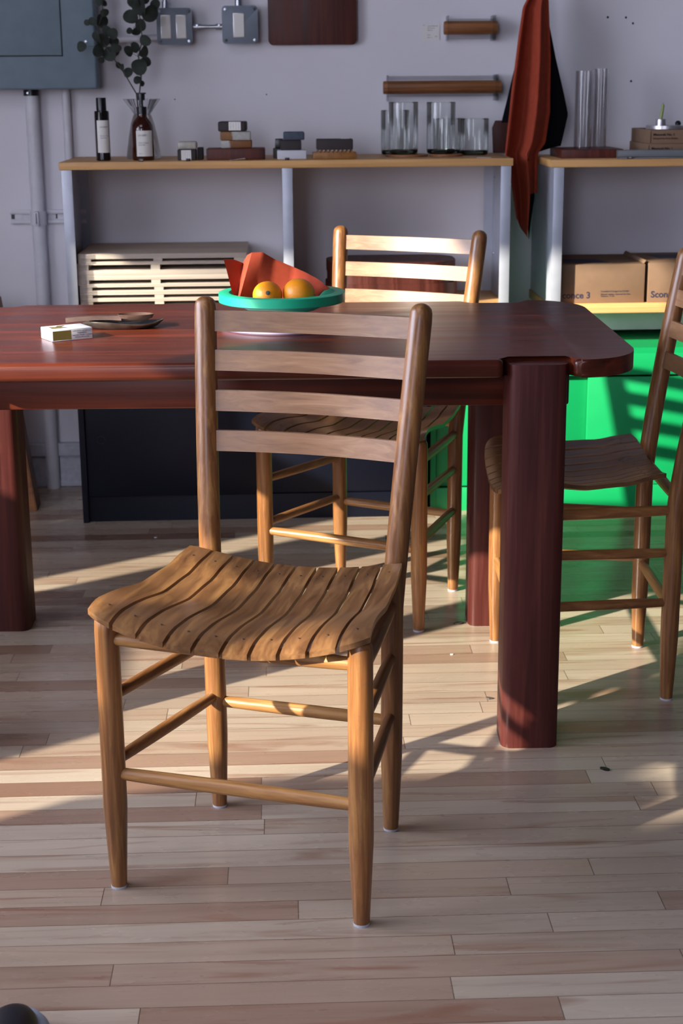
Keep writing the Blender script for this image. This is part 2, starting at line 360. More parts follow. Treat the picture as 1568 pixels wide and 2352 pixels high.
wf2 = struct('window_2', b, M['paint'])
b = NB(); box(b, -1.84, 1.14, YN-.08, YN-.075, .7, 2.8); mk('pane', b, M['pane'], wf2, local=True)
# moulded baseboard on the far wall, chipped paint
b = NB(); box(b, XL, XR, WY-.016, WY, 0, .098); box(b, XL, XR, WY-.03, WY, .100, .142, .004); box(b, XL, XR, WY-.022, WY, 0, .02, .003); struct('baseboard_far', b, M['oldpaint'])
b = NB()
for x, z, s in ((-.80, .042, .012), (-.79, .045, .007), (-.775, .06, .004), (-.812, .075, .004), (-.79, .012, .005), (-.70, .03, .003), (-.81, .105, .003)):
    lathe(b, [(0, 0), (s, 0), (s*.9, .001), (0, .001)], n=7); 
    for v in b.verts[-16:]: pass
b.free()
# unseen blockers added to shape the sun: curtains, leaning panel, sill boxes
def blocker(name, pts, label):  # added cloth out of view, lower edge sloped to mask the sun
    b = NB()
    def f(u, v):
        (y, z0, z1) = [(a*(1-t)+c*t) for a, c in zip(pts[i], pts[i+1])] if False else (0, 0, 0)
    ys = [p[0] for p in pts]
    n = 60
    def at(u):
        y = ys[0]+(ys[-1]-ys[0])*u
        for p, q in zip(pts, pts[1:]):
            if p[0] <= y <= q[0]+1e-9:
                t = (y-p[0])/(q[0]-p[0]); return y, p[1]+(q[1]-p[1])*t, p[2]+(q[2]-p[2])*t
        return y, pts[-1][1], pts[-1][2]
    def g(u, v):
        y, lo, hi = at(u); return (XL+.07+.022*math.sin(u*70), y, hi+(lo-hi)*v)
    sheet(b, g, n, 12, (0.004, 0, 0)); return tag(mk(name, b, M['blocker'], local=False), label, 'blocker')
blocker('blocker', [(0.45, 1.50, 2.45), (1.0, 1.46, 2.45), (1.15, 1.37, 2.45), (1.45, 1.39, 2.45), (1.85, 1.70, 2.45), (2.33, 2.07, 2.45), (2.6, 2.2, 2.45)], 'grey curtain added to shape the sun at the near side of the left window')
blocker('blocker', [(2.7, 2.22, 2.45), (3.2, 1.85, 2.45), (3.45, 1.6, 2.45), (3.60, 1.49, 2.45), (3.74, 1.45, 2.45)], 'grey curtain added to shape the sun at the far side of the left window')
def yz_slab(outline, xa, xb):
    b = NB(); prism(b, outline, 0, xb-xa, .002, 1)
    for v in b.verts: v.co = Vector((xa+v.co.z, v.co.x, v.co.y))
    return b
tag(mk('sun_blocker_panel', yz_slab([(.3, 0), (1.62, 0), (1.60, .80), (1.42, 1.0), (1.2, 1.17), (.95, 1.36), (.85, 1.38), (.835, 1.335), (.77, 1.335), (.75, 1.37), (.3, 1.36)], -1.89, -1.875), M['mahogany_slab']), 'added wooden panel leaning at the near end of the left window to block sun', 'panel')  # added out of view, outline cut to hold back low sun
b = NB(); box(b, XL-.045, XL-.005, .96, 1.16, WZ0, WZ1); wp = mk('mullion', b, M['paint'], wf, local=True)
for k, (ya, yb, zb) in enumerate(((1.90, 2.42, .80), (2.425, 2.56, .80), (2.565, 2.70, .98), (2.705, 2.965, 1.07), (3.11, 3.30, 1.16), (3.305, 3.66, 1.26))):
    b = NB(); box(b, XL+.005, XL+.05, ya, yb, WZ0+.0005, zb, .004); tag(mk('sun_blocker_box', b, M['card']), 'added sun-blocking box on the left window sill, '+['nearest the leaning panel', 'second from the leaning panel', 'third from the leaning panel', 'just before the gap', 'just past the gap', 'farthest along the sill'][k], 'box', 'added sun-blocking boxes on the left window sill')  # added out of view, heights and gap set to shape the sun
b = NB(); box(b, XL+.001, XL+.06, 1.88, 3.66, WZ0-.03, WZ0, .003); mk('window_sill', b, M['paint'], wf, local=True)

b = NB(); box(b, -1.72, -.28, .68, 2.52, 2.93, 2.9995, .004); tag(mk('fill_light_box', b, M['paint']), 'wide flat white box added above the overhead fill light', 'fill light box')  # box added to go with the overhead fill light

# ------------------------------------------------------------------ far wall: services
# blue-grey electrical panel
t = thing('electrical_panel', (-.92, 4.84, 1.224), 'large blue-grey metal electrical panel on the white wall', 'electrical panel')
b = NB(); box(b, -1.30, -.536, 4.79, 4.905, 1.224, 2.0, .006, 3); mk('cabinet_body', b, M['bluebox'], t)
b = NB(); box(b, -1.27, -.634, 4.786, 4.792, 1.320, 1.95, .002); mk('door', b, M['bluebox'], t)
b = NB()
box(b, -1.27, -.632, 4.7885, 4.7905, 1.3165, 1.3195); box(b, -.634, -.6310, 4.7885, 4.7905, 1.3165, 1.95); mk('door_gap', b, M['seam'], t)
b = NB()
for x, z in ((-.563, 1.357),):
    lathe(b, [(0, 0), (.005, 0), (.004, .003), (0, .0035)], n=14)
b.transform(Matrix.Translation((-.563, 4.79, 1.357)) @ Matrix.Rotation(PI/2, 4, 'X')); mk('screw', b, M['steel'], t)
# painted conduits below the panel
def conduit(name, pts, r, mat, label, couplings=(), cat='conduit', group=None, cmat=None, lugs=()):
    x, y, z = pts[0]; t = thing(name, (x, y, min(p[2] for p in pts)), label, cat, group)
    b = NB(); tube(b, [(Vector(p), r) for p in pts], 20); mk('pipe', b, mat, t)
    for a, c, rr in couplings:
        b = NB(); tube(b, [(Vector(a), rr), (Vector(c), rr)], 18); mk('coupling', b, cmat or M['steel'], t)
    for a in lugs:
        b = NB(); tube(b, [(Vector(a), .0035), (Vector(a)+Vector((0, -.012, 0)), .003)], 10); mk('set_screw', b, M['steel'], t)
    return t
conduit('conduit', [(-.742, 4.872, 0), (-.742, 4.872, 1.224)], .0205, M['paint'], 'thick white painted conduit running down from the blue-grey panel to the floor',
        [((-.742, 4.872, 1.206), (-.742, 4.872, 1.2235), .023)], cmat=M['dark'], lugs=[(-.748, 4.85, 1.214)])
conduit('conduit', [(-.642, 4.885, .145), (-.642, 4.885, 1.224)], .0125, M['paint'], 'thin white painted conduit beside the shelf end, under the blue-grey panel',
        [((-.642, 4.885, 1.214), (-.642, 4.885, 1.2235), .010)])
# slotted strut channel and clamp
t = thing('strut_channel', (-.73, 4.895, .828), 'short painted slotted metal channel clamping the conduit to the wall', 'bracket')
b = NB(); box(b, -.83, -.60, 4.893, 4.905, .857, .869, .001); box(b, -.83, -.60, 4.893, 4.905, .828, .839, .001); box(b, -.83, -.60, 4.900, 4.905, .83, .868); mk('channel', b, M['paint'], t)
for x in (-.804, -.655):
    b = NB(); lathe(b, [(0, 0), (.011, 0), (.011, .002), (.006, .0035), (0, .0035)], n=20)
    b.transform(Matrix.Translation((x, 4.900, .849)) @ Matrix.Rotation(PI/2, 4, 'X')); mk('bolt', b, M['paint'], t)
for xa, xb in ((-.828, -.818), (-.693, -.688)):
    b = NB(); box(b, xa, xb, 4.8985, 4.9005, .842, .856); mk('open_slot', b, M['dark'], t)
b = NB(); lathe(b, [(.0208, .826), (.0245, .826), (.0245, .868), (.0208, .868)], (-.742, 4.872, 0), 24, close=True); box(b, -.748, -.736, 4.834, 4.85, .826, .868, .001); mk('clamp', b, M['paint'], t)
b = NB(); box(b, -.7435, -.7415, 4.832, 4.836, .832, .864); mk('clamp_gap', b, M['dark'], t)
# grey junction boxes
def jbox(x0, x1, z0, z1, plates, label):
    t = thing('junction_box', ((x0+x1)/2, 4.88, z0), label, 'junction box', 'grey junction boxes on the wall')
    b = NB(); box(b, x0+.003, x1-.003, 4.852, 4.905, z0+.003, z1-.003, .006, 3)
    mk('box_body', b, M['greybox'], t)
    o = round_rect(x0, x1, z0, z1, .010, 5); b = NB(); prism(b, [(p[0], -p[1]) for p in o][::-1], 0, .008, .002, 2)
    b.transform(Matrix.Translation((0, 4.852, 0)) @ Matrix.Rotation(PI/2, 4, 'X') @ Matrix.Scale(-1, 4, (0, 1, 0))); mk('cover', b, M['greybox'], t)
    for px0, px1, pz0, pz1 in plates:
        b = NB(); box(b, px0-.0025, px1+.0025, 4.8425, 4.8445, pz0-.0025, pz1+.0025, .001); q = mk('plate_frame', b, M['polish'], t)
        b = NB(); box(b, px0, px1, 4.8418, 4.843, pz0, pz1); mk('blank_plate', b, M['label'], q)
    cx, cz = (x0+x1)/2, (z0+z1)/2
    for sx in (-1, 1):
        for sz in (-1, 1):
            b = NB(); lathe(b, [(0, 0), (.0045, 0), (.004, .003), (0, .0035)], n=12)
            b.transform(Matrix.Translation((cx+sx*((x1-x0)/2-.010), 4.8445, cz+sz*((z1-z0)/2-.010))) @ Matrix.Rotation(PI/2, 4, 'X')); mk('screw', b, M['dark'] if sx*sz > 0 else M['steel'], t)
    return t
jbox(-.360, -.256, 1.348, 1.452, [(-.346, -.320, 1.368, 1.430), (-.301, -.275, 1.368, 1.430)], 'grey metal junction box with two blank white plates')
jbox(-.168, -.063, 1.350, 1.457, [(-.133, -.104, 1.370, 1.434)], 'grey metal junction box with one blank white plate')
G = 'metal conduits between the junction boxes'
conduit('conduit', [(-.256, 4.878, 1.399), (-.168, 4.878, 1.399)], .0062, M['steel'], 'short bare metal conduit joining the two grey junction boxes', [((-.255, 4.878, 1.399), (-.232, 4.878, 1.399), .009), ((-.188, 4.878, 1.399), (-.169, 4.878, 1.399), .009)], lugs=[(-.243, 4.872, 1.403), (-.178, 4.872, 1.403)])
conduit('conduit', [(-.335, 4.878, 1.452), (-.335, 4.878, 1.9)], .0075, M['steel'], 'bare metal conduit rising from the two-plate junction box', [((-.335, 4.878, 1.4525), (-.335, 4.878, 1.472), .010)])
conduit('conduit', [(-.120, 4.878, 1.457), (-.120, 4.878, 1.9)], .0075, M['steel'], 'bare metal conduit rising from the one-plate junction box', [((-.120, 4.878, 1.4575), (-.120, 4.878, 1.477), .010)])
conduit('conduit', [(-.536, 4.878, 1.362), (-.361, 4.878, 1.370)], .0095, M['paint'], 'white painted conduit behind the eucalyptus, entering the junction box', [((-.382, 4.878, 1.369), (-.361, 4.878, 1.370), .0075)])
# cutting board hung on the wall
b = NB(); prism(b, round_rect(-.033, .231, -.22, .206, .016, 6), 0, .024, .004, 3)
b.transform(Matrix.Translation((0, 4.904, 1.566)) @ Matrix.Rotation(PI/2, 4, 'X')); tag(mk('cutting_board', b, M['mahogany_slab']), 'dark red wooden board with rounded corners hung high on the wall', 'cutting board')
# dowel-in-acrylic wall objects
def dowel(x0, x1, z, r, px0, px1, pz0, pz1, tr, label, yc, tz):
    t = thing('dowel_wall_holder', ((x0+x1)/2, 4.905, pz0), label, 'wall holder', 'wooden rolls in clear wall holders')
    b = NB(); n = 12; tube(b, [(Vector((x0, yc, z)), r*.93), (Vector((x0+.004, yc, z)), r), (Vector((x1-.004, yc, z)), r), (Vector((x1, yc, z)), r*.93)], n); mk('wooden_roll', b, M['brownwood'], t, angle=20)
    for px in (px0, px1, px1-.006):
        b = NB(); box(b, px-.0012, px+.0012, yc-.026, 4.905, pz0, pz1, .001); mk('clear_end_plate', b, M['plate'], t)
    b = NB(); tube(b, [(Vector((px0, yc+.01, tz)), tr), (Vector((px1, yc+.01, tz)), tr)], 32, cap=False); mk('clear_sleeve', b, M['clear'], t)
dowel(.489, .648, 1.391, .0195, .500, .640, 1.354, 1.426, .029, 'short wooden roll in a clear acrylic holder on the wall', 4.862, 1.388)
dowel(.308, .663, 1.221, .0190, .321, .651, 1.181, 1.257, .030, 'long wooden roll in a clear acrylic holder above the glasses', 4.862, 1.224)
t = thing('paper_label', (.454, 4.905, 1.357), 'small white handwritten paper label beside the short wooden roll', 'label')
b = NB(); box(b, .427, .480, 4.9035, 4.9058, 1.357, 1.403); mk('sheet', b, M['label'], t)
b = NB(); random.seed(3)
for i, (xa, xb, z) in enumerate(((.444, .473, 1.397), (.444, .465, 1.391), (.444, .458, 1.385), (.431, .436, 1.399), (.444, .452, 1.371), (.444, .456, 1.364), (.466, .472, 1.367))):
    x = xa
    while x < xb:
        h = random.uniform(.0012, .003); box(b, x, x+.0009, 4.903, 4.9036, z, z+h); box(b, x, x+.002, 4.903, 4.9036, z+h*.4, z+h*.4+.0006); x += random.uniform(.0018, .0035)
mk('handwriting', b, M['inkgrey'], t)
for i, (x, z) in enumerate(((.987, 1.42), (1.042, 1.419), (1.064, 1.402), (1.065, 1.234), (-.042, 1.204), (-.318, 1.192))):
    b = NB(); lathe(b, [(0, 0), (.0035 if i < 4 else .0022, 0), (.002, .0012), (0, .0012)], n=9)
    b.transform(Matrix.Translation((x, WY, z)) @ Matrix.Rotation(PI/2, 4, 'X'))
    L = ['dark nail hole in the wall, leftmost of the three near the top right', 'dark nail hole in the wall, middle one of the three near the top right', 'dark nail hole in the wall, lowest of the three near the top right', 'dark nail hole in the wall above the candle holder', 'dark speck on the wall above the stacked soaps', 'tiny dark speck on the wall right of the vase'][i]
    tag(mk('nail_hole', b, M['dark']), L, 'nail hole', 'nail holes in the wall')
# towels on a hook
def towel(name, mat, left, right, y0, folds, amp, label, hem=None, th=.003):
    def interp(tab, z):
        for (z0, x0), (z1, x1) in zip(tab, tab[1:]):
            if z0 >= z >= z1: return x0+(x1-x0)*(z0-z)/(z0-z1)
        return tab[-1][1]
    zt = left[0][0]; b = NB()
    def f(u, v):
        zb = hem(u) if hem else min(left[-1][0], right[-1][0]); z = zt+(zb-zt)*v
        xl, xr = interp(left, z), interp(right, z); x = xl+(xr-xl)*u
        a = amp*min(1, .35+v*1.3)
        y = y0 - a*math.sin(u*folds*PI+.9+v*.35) - a*.16*math.sin(u*folds*2.1*PI+v*2) + .02*(1-v)**2
        return (x, y, z)
    sheet(b, f, 70, 70, (0, th, 0)); return tag(mk(name, b, mat), label, 'towel', 'towels on the wall hook')
def hem_rust(u):
    if u < .60: return .845-(u/.60)*.055
    t = min(1, (u-.60)/.06); return .79+(.915-.79)*t
towel('towel', M['rust'], [(1.50, .722), (1.47, .716), (1.44, .700), (1.36, .688), (1.2, .668), (1.03, .652), (.95, .672), (.84, .690), (.75, .70)], [(1.50, .765), (1.46, .778), (1.3, .788), (1.15, .790), (1.06, .778), (1.03, .757), (.9, .757), (.80, .742), (.75, .74)], 4.70, 3.4, .026, 'rust-red linen towel hanging on the wall between the two shelf units', hem_rust)
def hem_black(u):
    if u < .22: return 1.118
    return 1.118-(u-.22)/.60*.345 if u < .82 else .773+(u-.82)/.18*.12
towel('towel', M['blackcloth'], [(1.50, .735), (1.45, .72), (1.3, .695), (1.2, .672), (1.12, .653), (1.0, .668), (.75, .705)], [(1.50, .78), (1.4, .79), (1.3, .812), (1.2, .838), (1.14, .852), (1.06, .835), (1.048, .832), (1.036, .757), (.9, .757), (.75, .75)], 4.775, 2.4, .008, 'black linen towel hanging behind the rust-red towel', hem_black)
b = NB(); tube(b, [(Vector((.748, 4.905, 1.515)), .006), (Vector((.748, 4.66, 1.515)), .006), (Vector((.748, 4.645, 1.53)), .006)], 12, dome=True); tag(mk('wall_hook', b, M['steel']), 'metal hook that carries the rust-red and black towels', 'hook')
b = NB(); prism(b, [(.646, 1.026), (.642, 1.10), (.651, 1.122), (.70, 1.122), (.70, 1.026)], 0, .012, .002, 2)
b.transform(Matrix.Translation((0, 4.90, 0)) @ Matrix.Rotation(PI/2, 4, 'X')); tag(mk('wooden_paddle', b, M['mahogany_slab']), 'dark brown board leaning on the wall behind the towels', 'board')

# ------------------------------------------------------------------ shelf units
def shelf_unit(x0, x1, panels, zt, zl, label, YF=4.525):
    t = thing('shelf_unit', ((x0+x1)/2, 4.71, .486), label, 'shelf unit', 'shelf units along the wall')
    b = NB(); box(b, x0, x1, YF-.004, 4.902, zt-.021, zt, .0015); mk('top_board', b, M['pine'], t)
    b = NB(); box(b, x0+.006, x1-.006, YF+.004, 4.902, zl-.026, zl, .0015); mk('lower_board', b, M['pine'], t)
    for i, px in enumerate(panels):
        b = NB(); box(b, px, px+.029, YF, YF+.003, zl, zt-.0215, .0006)
        s = 1 if i == 0 else (-1 if i == len(panels)-1 else 1)
        xa = px if s > 0 else px+.027
        box(b, xa, xa+.002, YF+.001, 4.90, zl, zt-.0215)
        box(b, px, px+.029, 4.897, 4.90, zl, zt-.0215)
        q = mk('side_panel', b, M['alu'], t)
        for yy in (4.60, 4.85):
            for zz in (zt-.07, zl+.12):
                bb = NB(); tube(bb, [(Vector((xa+(.003 if s > 0 else -.001), yy, zz)), .004), (Vector((xa+(.005 if s > 0 else -.003), yy, zz)), .003)], 10); mk('bolt', bb, M['steel'], q)
    for (xx, yy) in ((x0+.014, YF+.012), (x0+.03, 4.86), (x1-.014, YF+.012), (x1-.03, 4.86)):
        b = NB(); lathe(b, [(0, 0), (.004, 0), (.003, .0015), (0, .002)], (xx, yy, zt), 12); mk('screw', b, M['polish'], t)
    b = NB(); box(b, x0+.01, x1-.01, YF+.20, YF+.215, .503, zl-.027, .001); mk('apron_panel', b, M['paint'], t)
    for px in (x0+.05, x1-.08):
        b = NB(); box(b, px, px+.03, YF+.22, 4.86, .4855, zl-.027); mk('foot_block', b, M['paint'], t)
    return t
shelf_unit(-.624, .655, [-.618, .001, .621], 1.026, .606, 'long pine-topped shelf unit with pale metal side panels at the left')
shelf_unit(.762, 2.05, [.772, 1.40, 2.01], 1.020, .608, 'pine-topped shelf unit at the right edge, beyond the towels')
ZS, ZR, ZL = 1.0262, 1.0202, .6062
# cabinets below
t = thing('low_cabinet', (-.09, 4.67, 0), 'low navy blue cabinet with sliding doors under the left shelf', 'cabinet')
b = NB(); box(b, -.596, -.580, 4.44, 4.88, 0, .484); box(b, .392, .408, 4.46, 4.88, 0, .484); box(b, -.58, .392, 4.46, 4.88, .468, .484); box(b, -.58, .392, 4.865, 4.88, .02, .468); box(b, -.58, .392, 4.47, 4.865, .01, .03); box(b, -.58, .392, 4.455, 4.47, .0, .075); mk('cabinet_body', b, M['navy'], t)
b = NB(); box(b, -.579, -.08, 4.448, 4.458, .077, .466, .001); d = mk('sliding_door', b, M['navy'], t)
bb = NB(); lathe(bb, [(.012, 0), (.012, .0015), (.0105, .0015), (.0105, 0)], n=24, close=True); bb.transform(Matrix.Translation((-.535, 4.449, .245)) @ Matrix.Rotation(PI/2, 4, 'X')); mk('finger_pull', bb, M['dark'], d)
b = NB(); box(b, -.09, .391, 4.459, 4.468, .077, .466, .001); mk('sliding_door', b, M['navy'], t)
t = thing('low_cabinet', (1.07, 4.7, 0), 'low bright green cabinet with sliding doors under the right shelf', 'cabinet')
b = NB(); box(b, .424, .440, 4.502, 4.88, 0, .484); box(b, 1.9, 1.915, 4.502, 4.88, 0, .484); box(b, .44, 1.9, 4.502, 4.88, .468, .484); box(b, .44, 1.9, 4.865, 4.88, .02, .468); box(b, .44, 1.9, 4.51, 4.865, .01, .03); box(b, .44, 1.9, 4.502, 4.512, .404, .469, .0008); box(b, .44, 1.9, 4.506, 4.518, 0, .07, .0008); mk('cabinet_body', b, M['green'], t)
b = NB(); box(b, .441, .905, 4.524, 4.532, .072, .403, .0008); mk('sliding_door', b, M['green'], t)
b = NB(); box(b, .887, 1.44, 4.508, 4.520, .072, .397, .0008); mk('sliding_door', b, M['green'], t)
b = NB(); box(b, 1.43, 1.899, 4.524, 4.532, .072, .403, .0008); mk('sliding_door', b, M['green'], t)
# tapered wooden stand behind the table's left leg
b = NB(); bmesh.ops.create_cube(b, size=1)
for v in b.verts:
    top = v.co.z > 0; v.co = Vector(((-1.05 if v.co.x < 0 else -.832) if top else (-1.12 if v.co.x < 0 else -.752), (4.58 if v.co.y < 0 else 4.66), .64 if top else 0))
bmesh.ops.bevel(b, geom=b.edges[:], offset=.003, segments=2, affect='EDGES')
tag(mk('tapered_stand', b, M['brownwood']), 'tapered brown wooden stand behind the left table leg', 'stand')

# ------------------------------------------------------------------ things on the left shelf
def strokes(bm, x0, z0, y, w, h, seed):
    random.seed(seed); x = x0
    while x < x0+w: box(bm, x, x+.0006, y, y+.0004, z0, z0+h*random.uniform(.5, 1)); x += .0011
def wrap_label(c, r, z0, z1, a0, a1):
    b = NB(); sheet(b, lambda u, v: (c[0]+(r+.0005)*math.cos(math.radians(a0+(a1-a0)*u)), c[1]+(r+.0005)*math.sin(math.radians(a0+(a1-a0)*u)), z0+(z1-z0)*v), 20, 1, (0, -.0002, 0)); return b
c = (-.507, 4.606, ZS); t = thing('spray_bottle', c, 'slim dark bottle with black cap and white label at the left end of the shelf', 'bottle')
b = NB(); lathe(b, [(0, 0), (.018, 0), (.0205, .003), (.0205, .134), (.019, .138), (.015, .138), (0, .138)], c); mk('bottle_body', b, M['darkbottle'], t)
b = NB(); lathe(b, [(0, .138), (.0142, .138), (.0142, .172), (.0135, .174), (0, .174)], c); mk('cap', b, M['dark'], t)
l = mk('paper_label', wrap_label(c, .0205, ZS+.023, ZS+.112, -128, -24), M['label'], t)
text('printed_text', 'LAUERY', .0065, (-.512, 4.5845, 1.118), M['inkgrey'], l); text('printed_text', 'Room Tonic\nLavande', .0055, (-.511, 4.5845, 1.094), M['inkgrey'], l)
c = (-.394, 4.612, ZS); t = thing('pump_bottle', c, 'amber pump bottle with white label in front of the glass vase', 'bottle')
b = NB(); lathe(b, [(0, 0), (.029, 0), (.0315, .004), (.0315, .085), (.030, .097), (.025, .108), (.018, .116), (.0145, .121), (.0145, .128), (0, .128)], c); mk('bottle_body', b, M['amber'], t)
b = NB(); lathe(b, [(0, .126), (.0145, .126), (.0145, .148), (.005, .149), (.005, .166), (.0105, .166), (.0105, .184), (.004, .186), (0, .186)], c, 28); box(b, c[0]-.012, c[0]+.014, c[1]-.006, c[1]+.006, ZS+.183, ZS+.187, .001); mk('pump', b, M['dark'], t)
l = mk('paper_label', wrap_label(c, .0315, ZS+.012, ZS+.083, -120, -30), M['label'], t)
text('printed_text', 'LAUERY', .007, (-.405, 4.580, 1.094), M['inkgrey'], l); text('printed_text', 'Hand Cream\nLavande', .0055, (-.404, 4.580, 1.074), M['inkgrey'], l); text('printed_text', '16 fl oz', .0042, (-.404, 4.580, 1.0445), M['inkgrey'], l)
def price_tag(x, y, z, txt, label):
    t = thing('price_tag', (x, y, z), label, 'price tag', 'small price tags on the shelf edges')
    b = NB(); box(b, x-.0065, x+.0065, y-.003, y+.003, z, z+.007, .0008); mk('tag_block', b, M['dark'], t)
    if txt: text('price_text', txt, .0062, (x, y-.0032, z+.0018), M['label'], t, align='CENTER', depth=.0002)
price_tag(-.394, 4.530, ZS, '130', 'tiny black price tag reading 130 in front of the amber bottle')
price_tag(-.262, 4.530, ZS, None, 'tiny black price tag in front of the marble soap')
price_tag(.016, 4.530, ZS, None, 'tiny black price tag in front of the white soap')
b = NB(); sheet(b, lambda u, v: (-.146+.044*u, 4.53+.03*v, ZS+.001+.006*u*(1-v)), 4, 2, (0, 0, -.0006)); tag(mk('paper_slip', b, M['label']), 'small white paper slip in front of the red-brown soap tray', 'paper')
# glass vase with eucalyptus
c = (-.402, 4.72, ZS)
prof = [(0, 0), (.047, 0), (.050, .004), (.048, .02), (.042, .06), (.034, .10), (.0265, .122), (.0245, .126), (.0255, .129), (.034, .142), (.0540, .168), (.0530, .169)]
b = NB(); lathe(b, prof, c, 56); tag(mk('glass_vase', b, M['vaseglass']), 'flared clear glass vase holding eucalyptus behind the amber bottle', 'vase')
LV = [[(-.567, 1.342, .017), (-.547, 1.407, .01), (-.53, 1.409, .013), (-.506, 1.415, .021), (-.496, 1.433, .013), (-.521, 1.367, .018), (-.505, 1.355, .021), (-.476, 1.373, .018), (-.515, 1.332, .02), (-.488, 1.32, .023), (-.473, 1.328, .016), (-.512, 1.304, .01), (-.465, 1.289, .013), (-.441, 1.268, .016), (-.453, 1.283, .01), (-.494, 1.385, .018), (-.481, 1.355, .018), (-.469, 1.337, .016), (-.5, 1.459, .01), (-.51, 1.47, .016), (-.49, 1.49, .018)],
      [(-.424, 1.423, .023), (-.399, 1.45, .031), (-.369, 1.429, .026), (-.398, 1.402, .018), (-.427, 1.385, .01), (-.411, 1.385, .016), (-.387, 1.358, .018), (-.432, 1.327, .017), (-.413, 1.337, .016), (-.389, 1.325, .018), (-.405, 1.289, .026), (-.411, 1.25, .013), (-.402, 1.241, .01), (-.39, 1.301, .016), (-.356, 1.455, .016), (-.414, 1.462, .021), (-.39, 1.48, .02), (-.42, 1.5, .018)]]
ST = [[(-.395, 1.04), (-.412, 1.16), (-.416, 1.21), (-.447, 1.265), (-.474, 1.304), (-.5, 1.343), (-.516, 1.397), (-.502, 1.433), (-.504, 1.50)], [(-.41, 1.04), (-.409, 1.21), (-.401, 1.265), (-.408, 1.313), (-.394, 1.361), (-.398, 1.408), (-.408, 1.51)]]
for k in range(2):
    yb = 4.715+.02*k
    t = thing('eucalyptus_branch', (ST[k][0][0], yb, ST[k][0][1]), ['dried eucalyptus branch leaning left across the electrical panel', 'upright dried eucalyptus branch standing in the glass vase'][k], 'branch', 'eucalyptus branches in the glass vase')
    b = NB(); tube(b, [(Vector((x, yb, z)), .0022-.0012*i/len(ST[k])) for i, (x, z) in enumerate(ST[k])], 8); mk('stem', b, M['stem'], t)
    b = NB(); random.seed(11+k)
    for (x, z, r) in LV[k]:
        # nearest stem point
        sx, sz = min(ST[k], key=lambda p: (p[0]-x)**2+(p[1]-z)**2)
        bl = bmesh.new(); n = 14; ce = bl.verts.new((0, 0, 0)); rim = []
        for j in range(n):
            a = 2*PI*j/n; rr = r*(1+.12*math.cos(a)); rim.append(bl.verts.new((rr*math.cos(a), .18*r*math.cos(2*a)+.1*r, rr*.88*math.sin(a))))
        for j in range(n): bl.faces.new((ce, rim[j], rim[(j+1) % n]))
        bmesh.ops.solidify(bl, geom=bl.faces[:], thickness=.0006)
        yo = random.uniform(-.028, .028)
        rot = Matrix.Rotation(math.atan2(z-sz, x-sx)*-1, 4, 'Y') @ Matrix.Rotation(random.uniform(-.7, .7), 4, 'X') @ Matrix.Rotation(random.uniform(-.6, .6), 4, 'Z')
        bl.transform(Matrix.Translation((x, yb+yo, z)) @ rot); join(b, bl)
        tube(b, [(Vector((sx, yb, sz)), .0008), (Vector((x-(x-sx)*.3, yb+yo*.8, z-(z-sz)*.3)), .0006)], 5)
    mk('leaves', b, M['leaf'], t)
# soap groups
def block(name, x0, x1, y0, y1, z0, z1, mat, label, r=.003, cat='soap', group='soap blocks on the shelf', rz=0, lab=None):
    cx, cy = (x0+x1)/2, (y0+y1)/2
    b = NB(); box(b, x0-cx, x1-cx, y0-cy, y1-cy, 0, z1-z0, r, 3)
    o = mk(name, b, mat, local=True); o.location = (cx, cy, z0); o.rotation_euler = (0, 0, rz); tag(o, label, cat, group); ORG[o.name] = Vector((0, 0, 0))
    if lab:
        (a0, a1, h0, h1) = lab; w = y0-cy-.0006
        b = NB(); box(b, a0-cx, a1-cx, w-.0003, w+.0007, h0, h1); l = mk('paper_label', b, M['label'], o, local=True)
        b = NB(); random.seed(int(abs(a0)*9999))
        for k in range(4):
            xx = a0-cx+.002+(a1-a0-.004)*(k+.5)/4; z = h0+.003
            while z < h1-.003: box(b, xx-.0008, xx+.0008, w-.0006, w-.0002, z, z+.0008); z += random.uniform(.0014, .003)
        mk('printed_text', b, M['inkgrey'], l, local=True)
    return o
block('soap_block', -.295, -.242, 4.575, 4.63, ZS, ZS+.030, M['soapdark'], 'dark brown soap with a white label under the marbled one', lab=(-.284, -.256, .001, .0285))
block('soap_block', -.240, -.224, 4.60, 4.66, ZS, ZS+.034, M['soapdark'], 'dark upright soap bar just right of the labelled one', r=.002)
block('soap_block', -.293, -.240, 4.577, 4.628, ZS+.0302, ZS+.052, M['marble'], 'grey marbled soap lying on the labelled dark soap', r=.006)
block('soap_tray', -.213, -.047, 4.575, 4.665, ZS, ZS+.032, M['mahogany_slab'], 'long red-brown wooden block under the tallest pile of soaps', cat='wooden block', group=None)
block('soap_block', -.172, -.084, 4.59, 4.65, ZS+.0322, ZS+.0535, M['soapba'], 'amber and white soap lying directly on the red-brown block')
block('soap_block', -.173, -.087, 4.588, 4.646, ZS+.0537, ZS+.078, M['soapab'], 'white and amber streaked soap, third layer of the tallest pile')
block('soap_block', -.177, -.098, 4.585, 4.650, ZS+.0782, ZS+.106, M['soapdark'], 'dark chamfered soap with white label on top of the tallest pile', r=.005, rz=-.06, lab=(-.146, -.112, .003, .027))
block('soap_block', -.012, .072, 4.570, 4.62, ZS, ZS+.0255, M['soapwhite'], 'white soap at the bottom of the middle pile', r=.003)
block('soap_block', -.003, .057, 4.580, 4.63, ZS+.0257, ZS+.053, M['soapdark'], 'dark brown soap between the white and slate-blue soaps')
block('soap_block', .006, .066, 4.578, 4.63, ZS+.0532, ZS+.076, M['soapblue'], 'slate-blue soap on top of the middle pile', r=.004)
block('soap_block', -.024, -.003, 4.64, 4.69, ZS, ZS+.028, M['soapgrey'], 'grey soap at the back left of the middle pile')
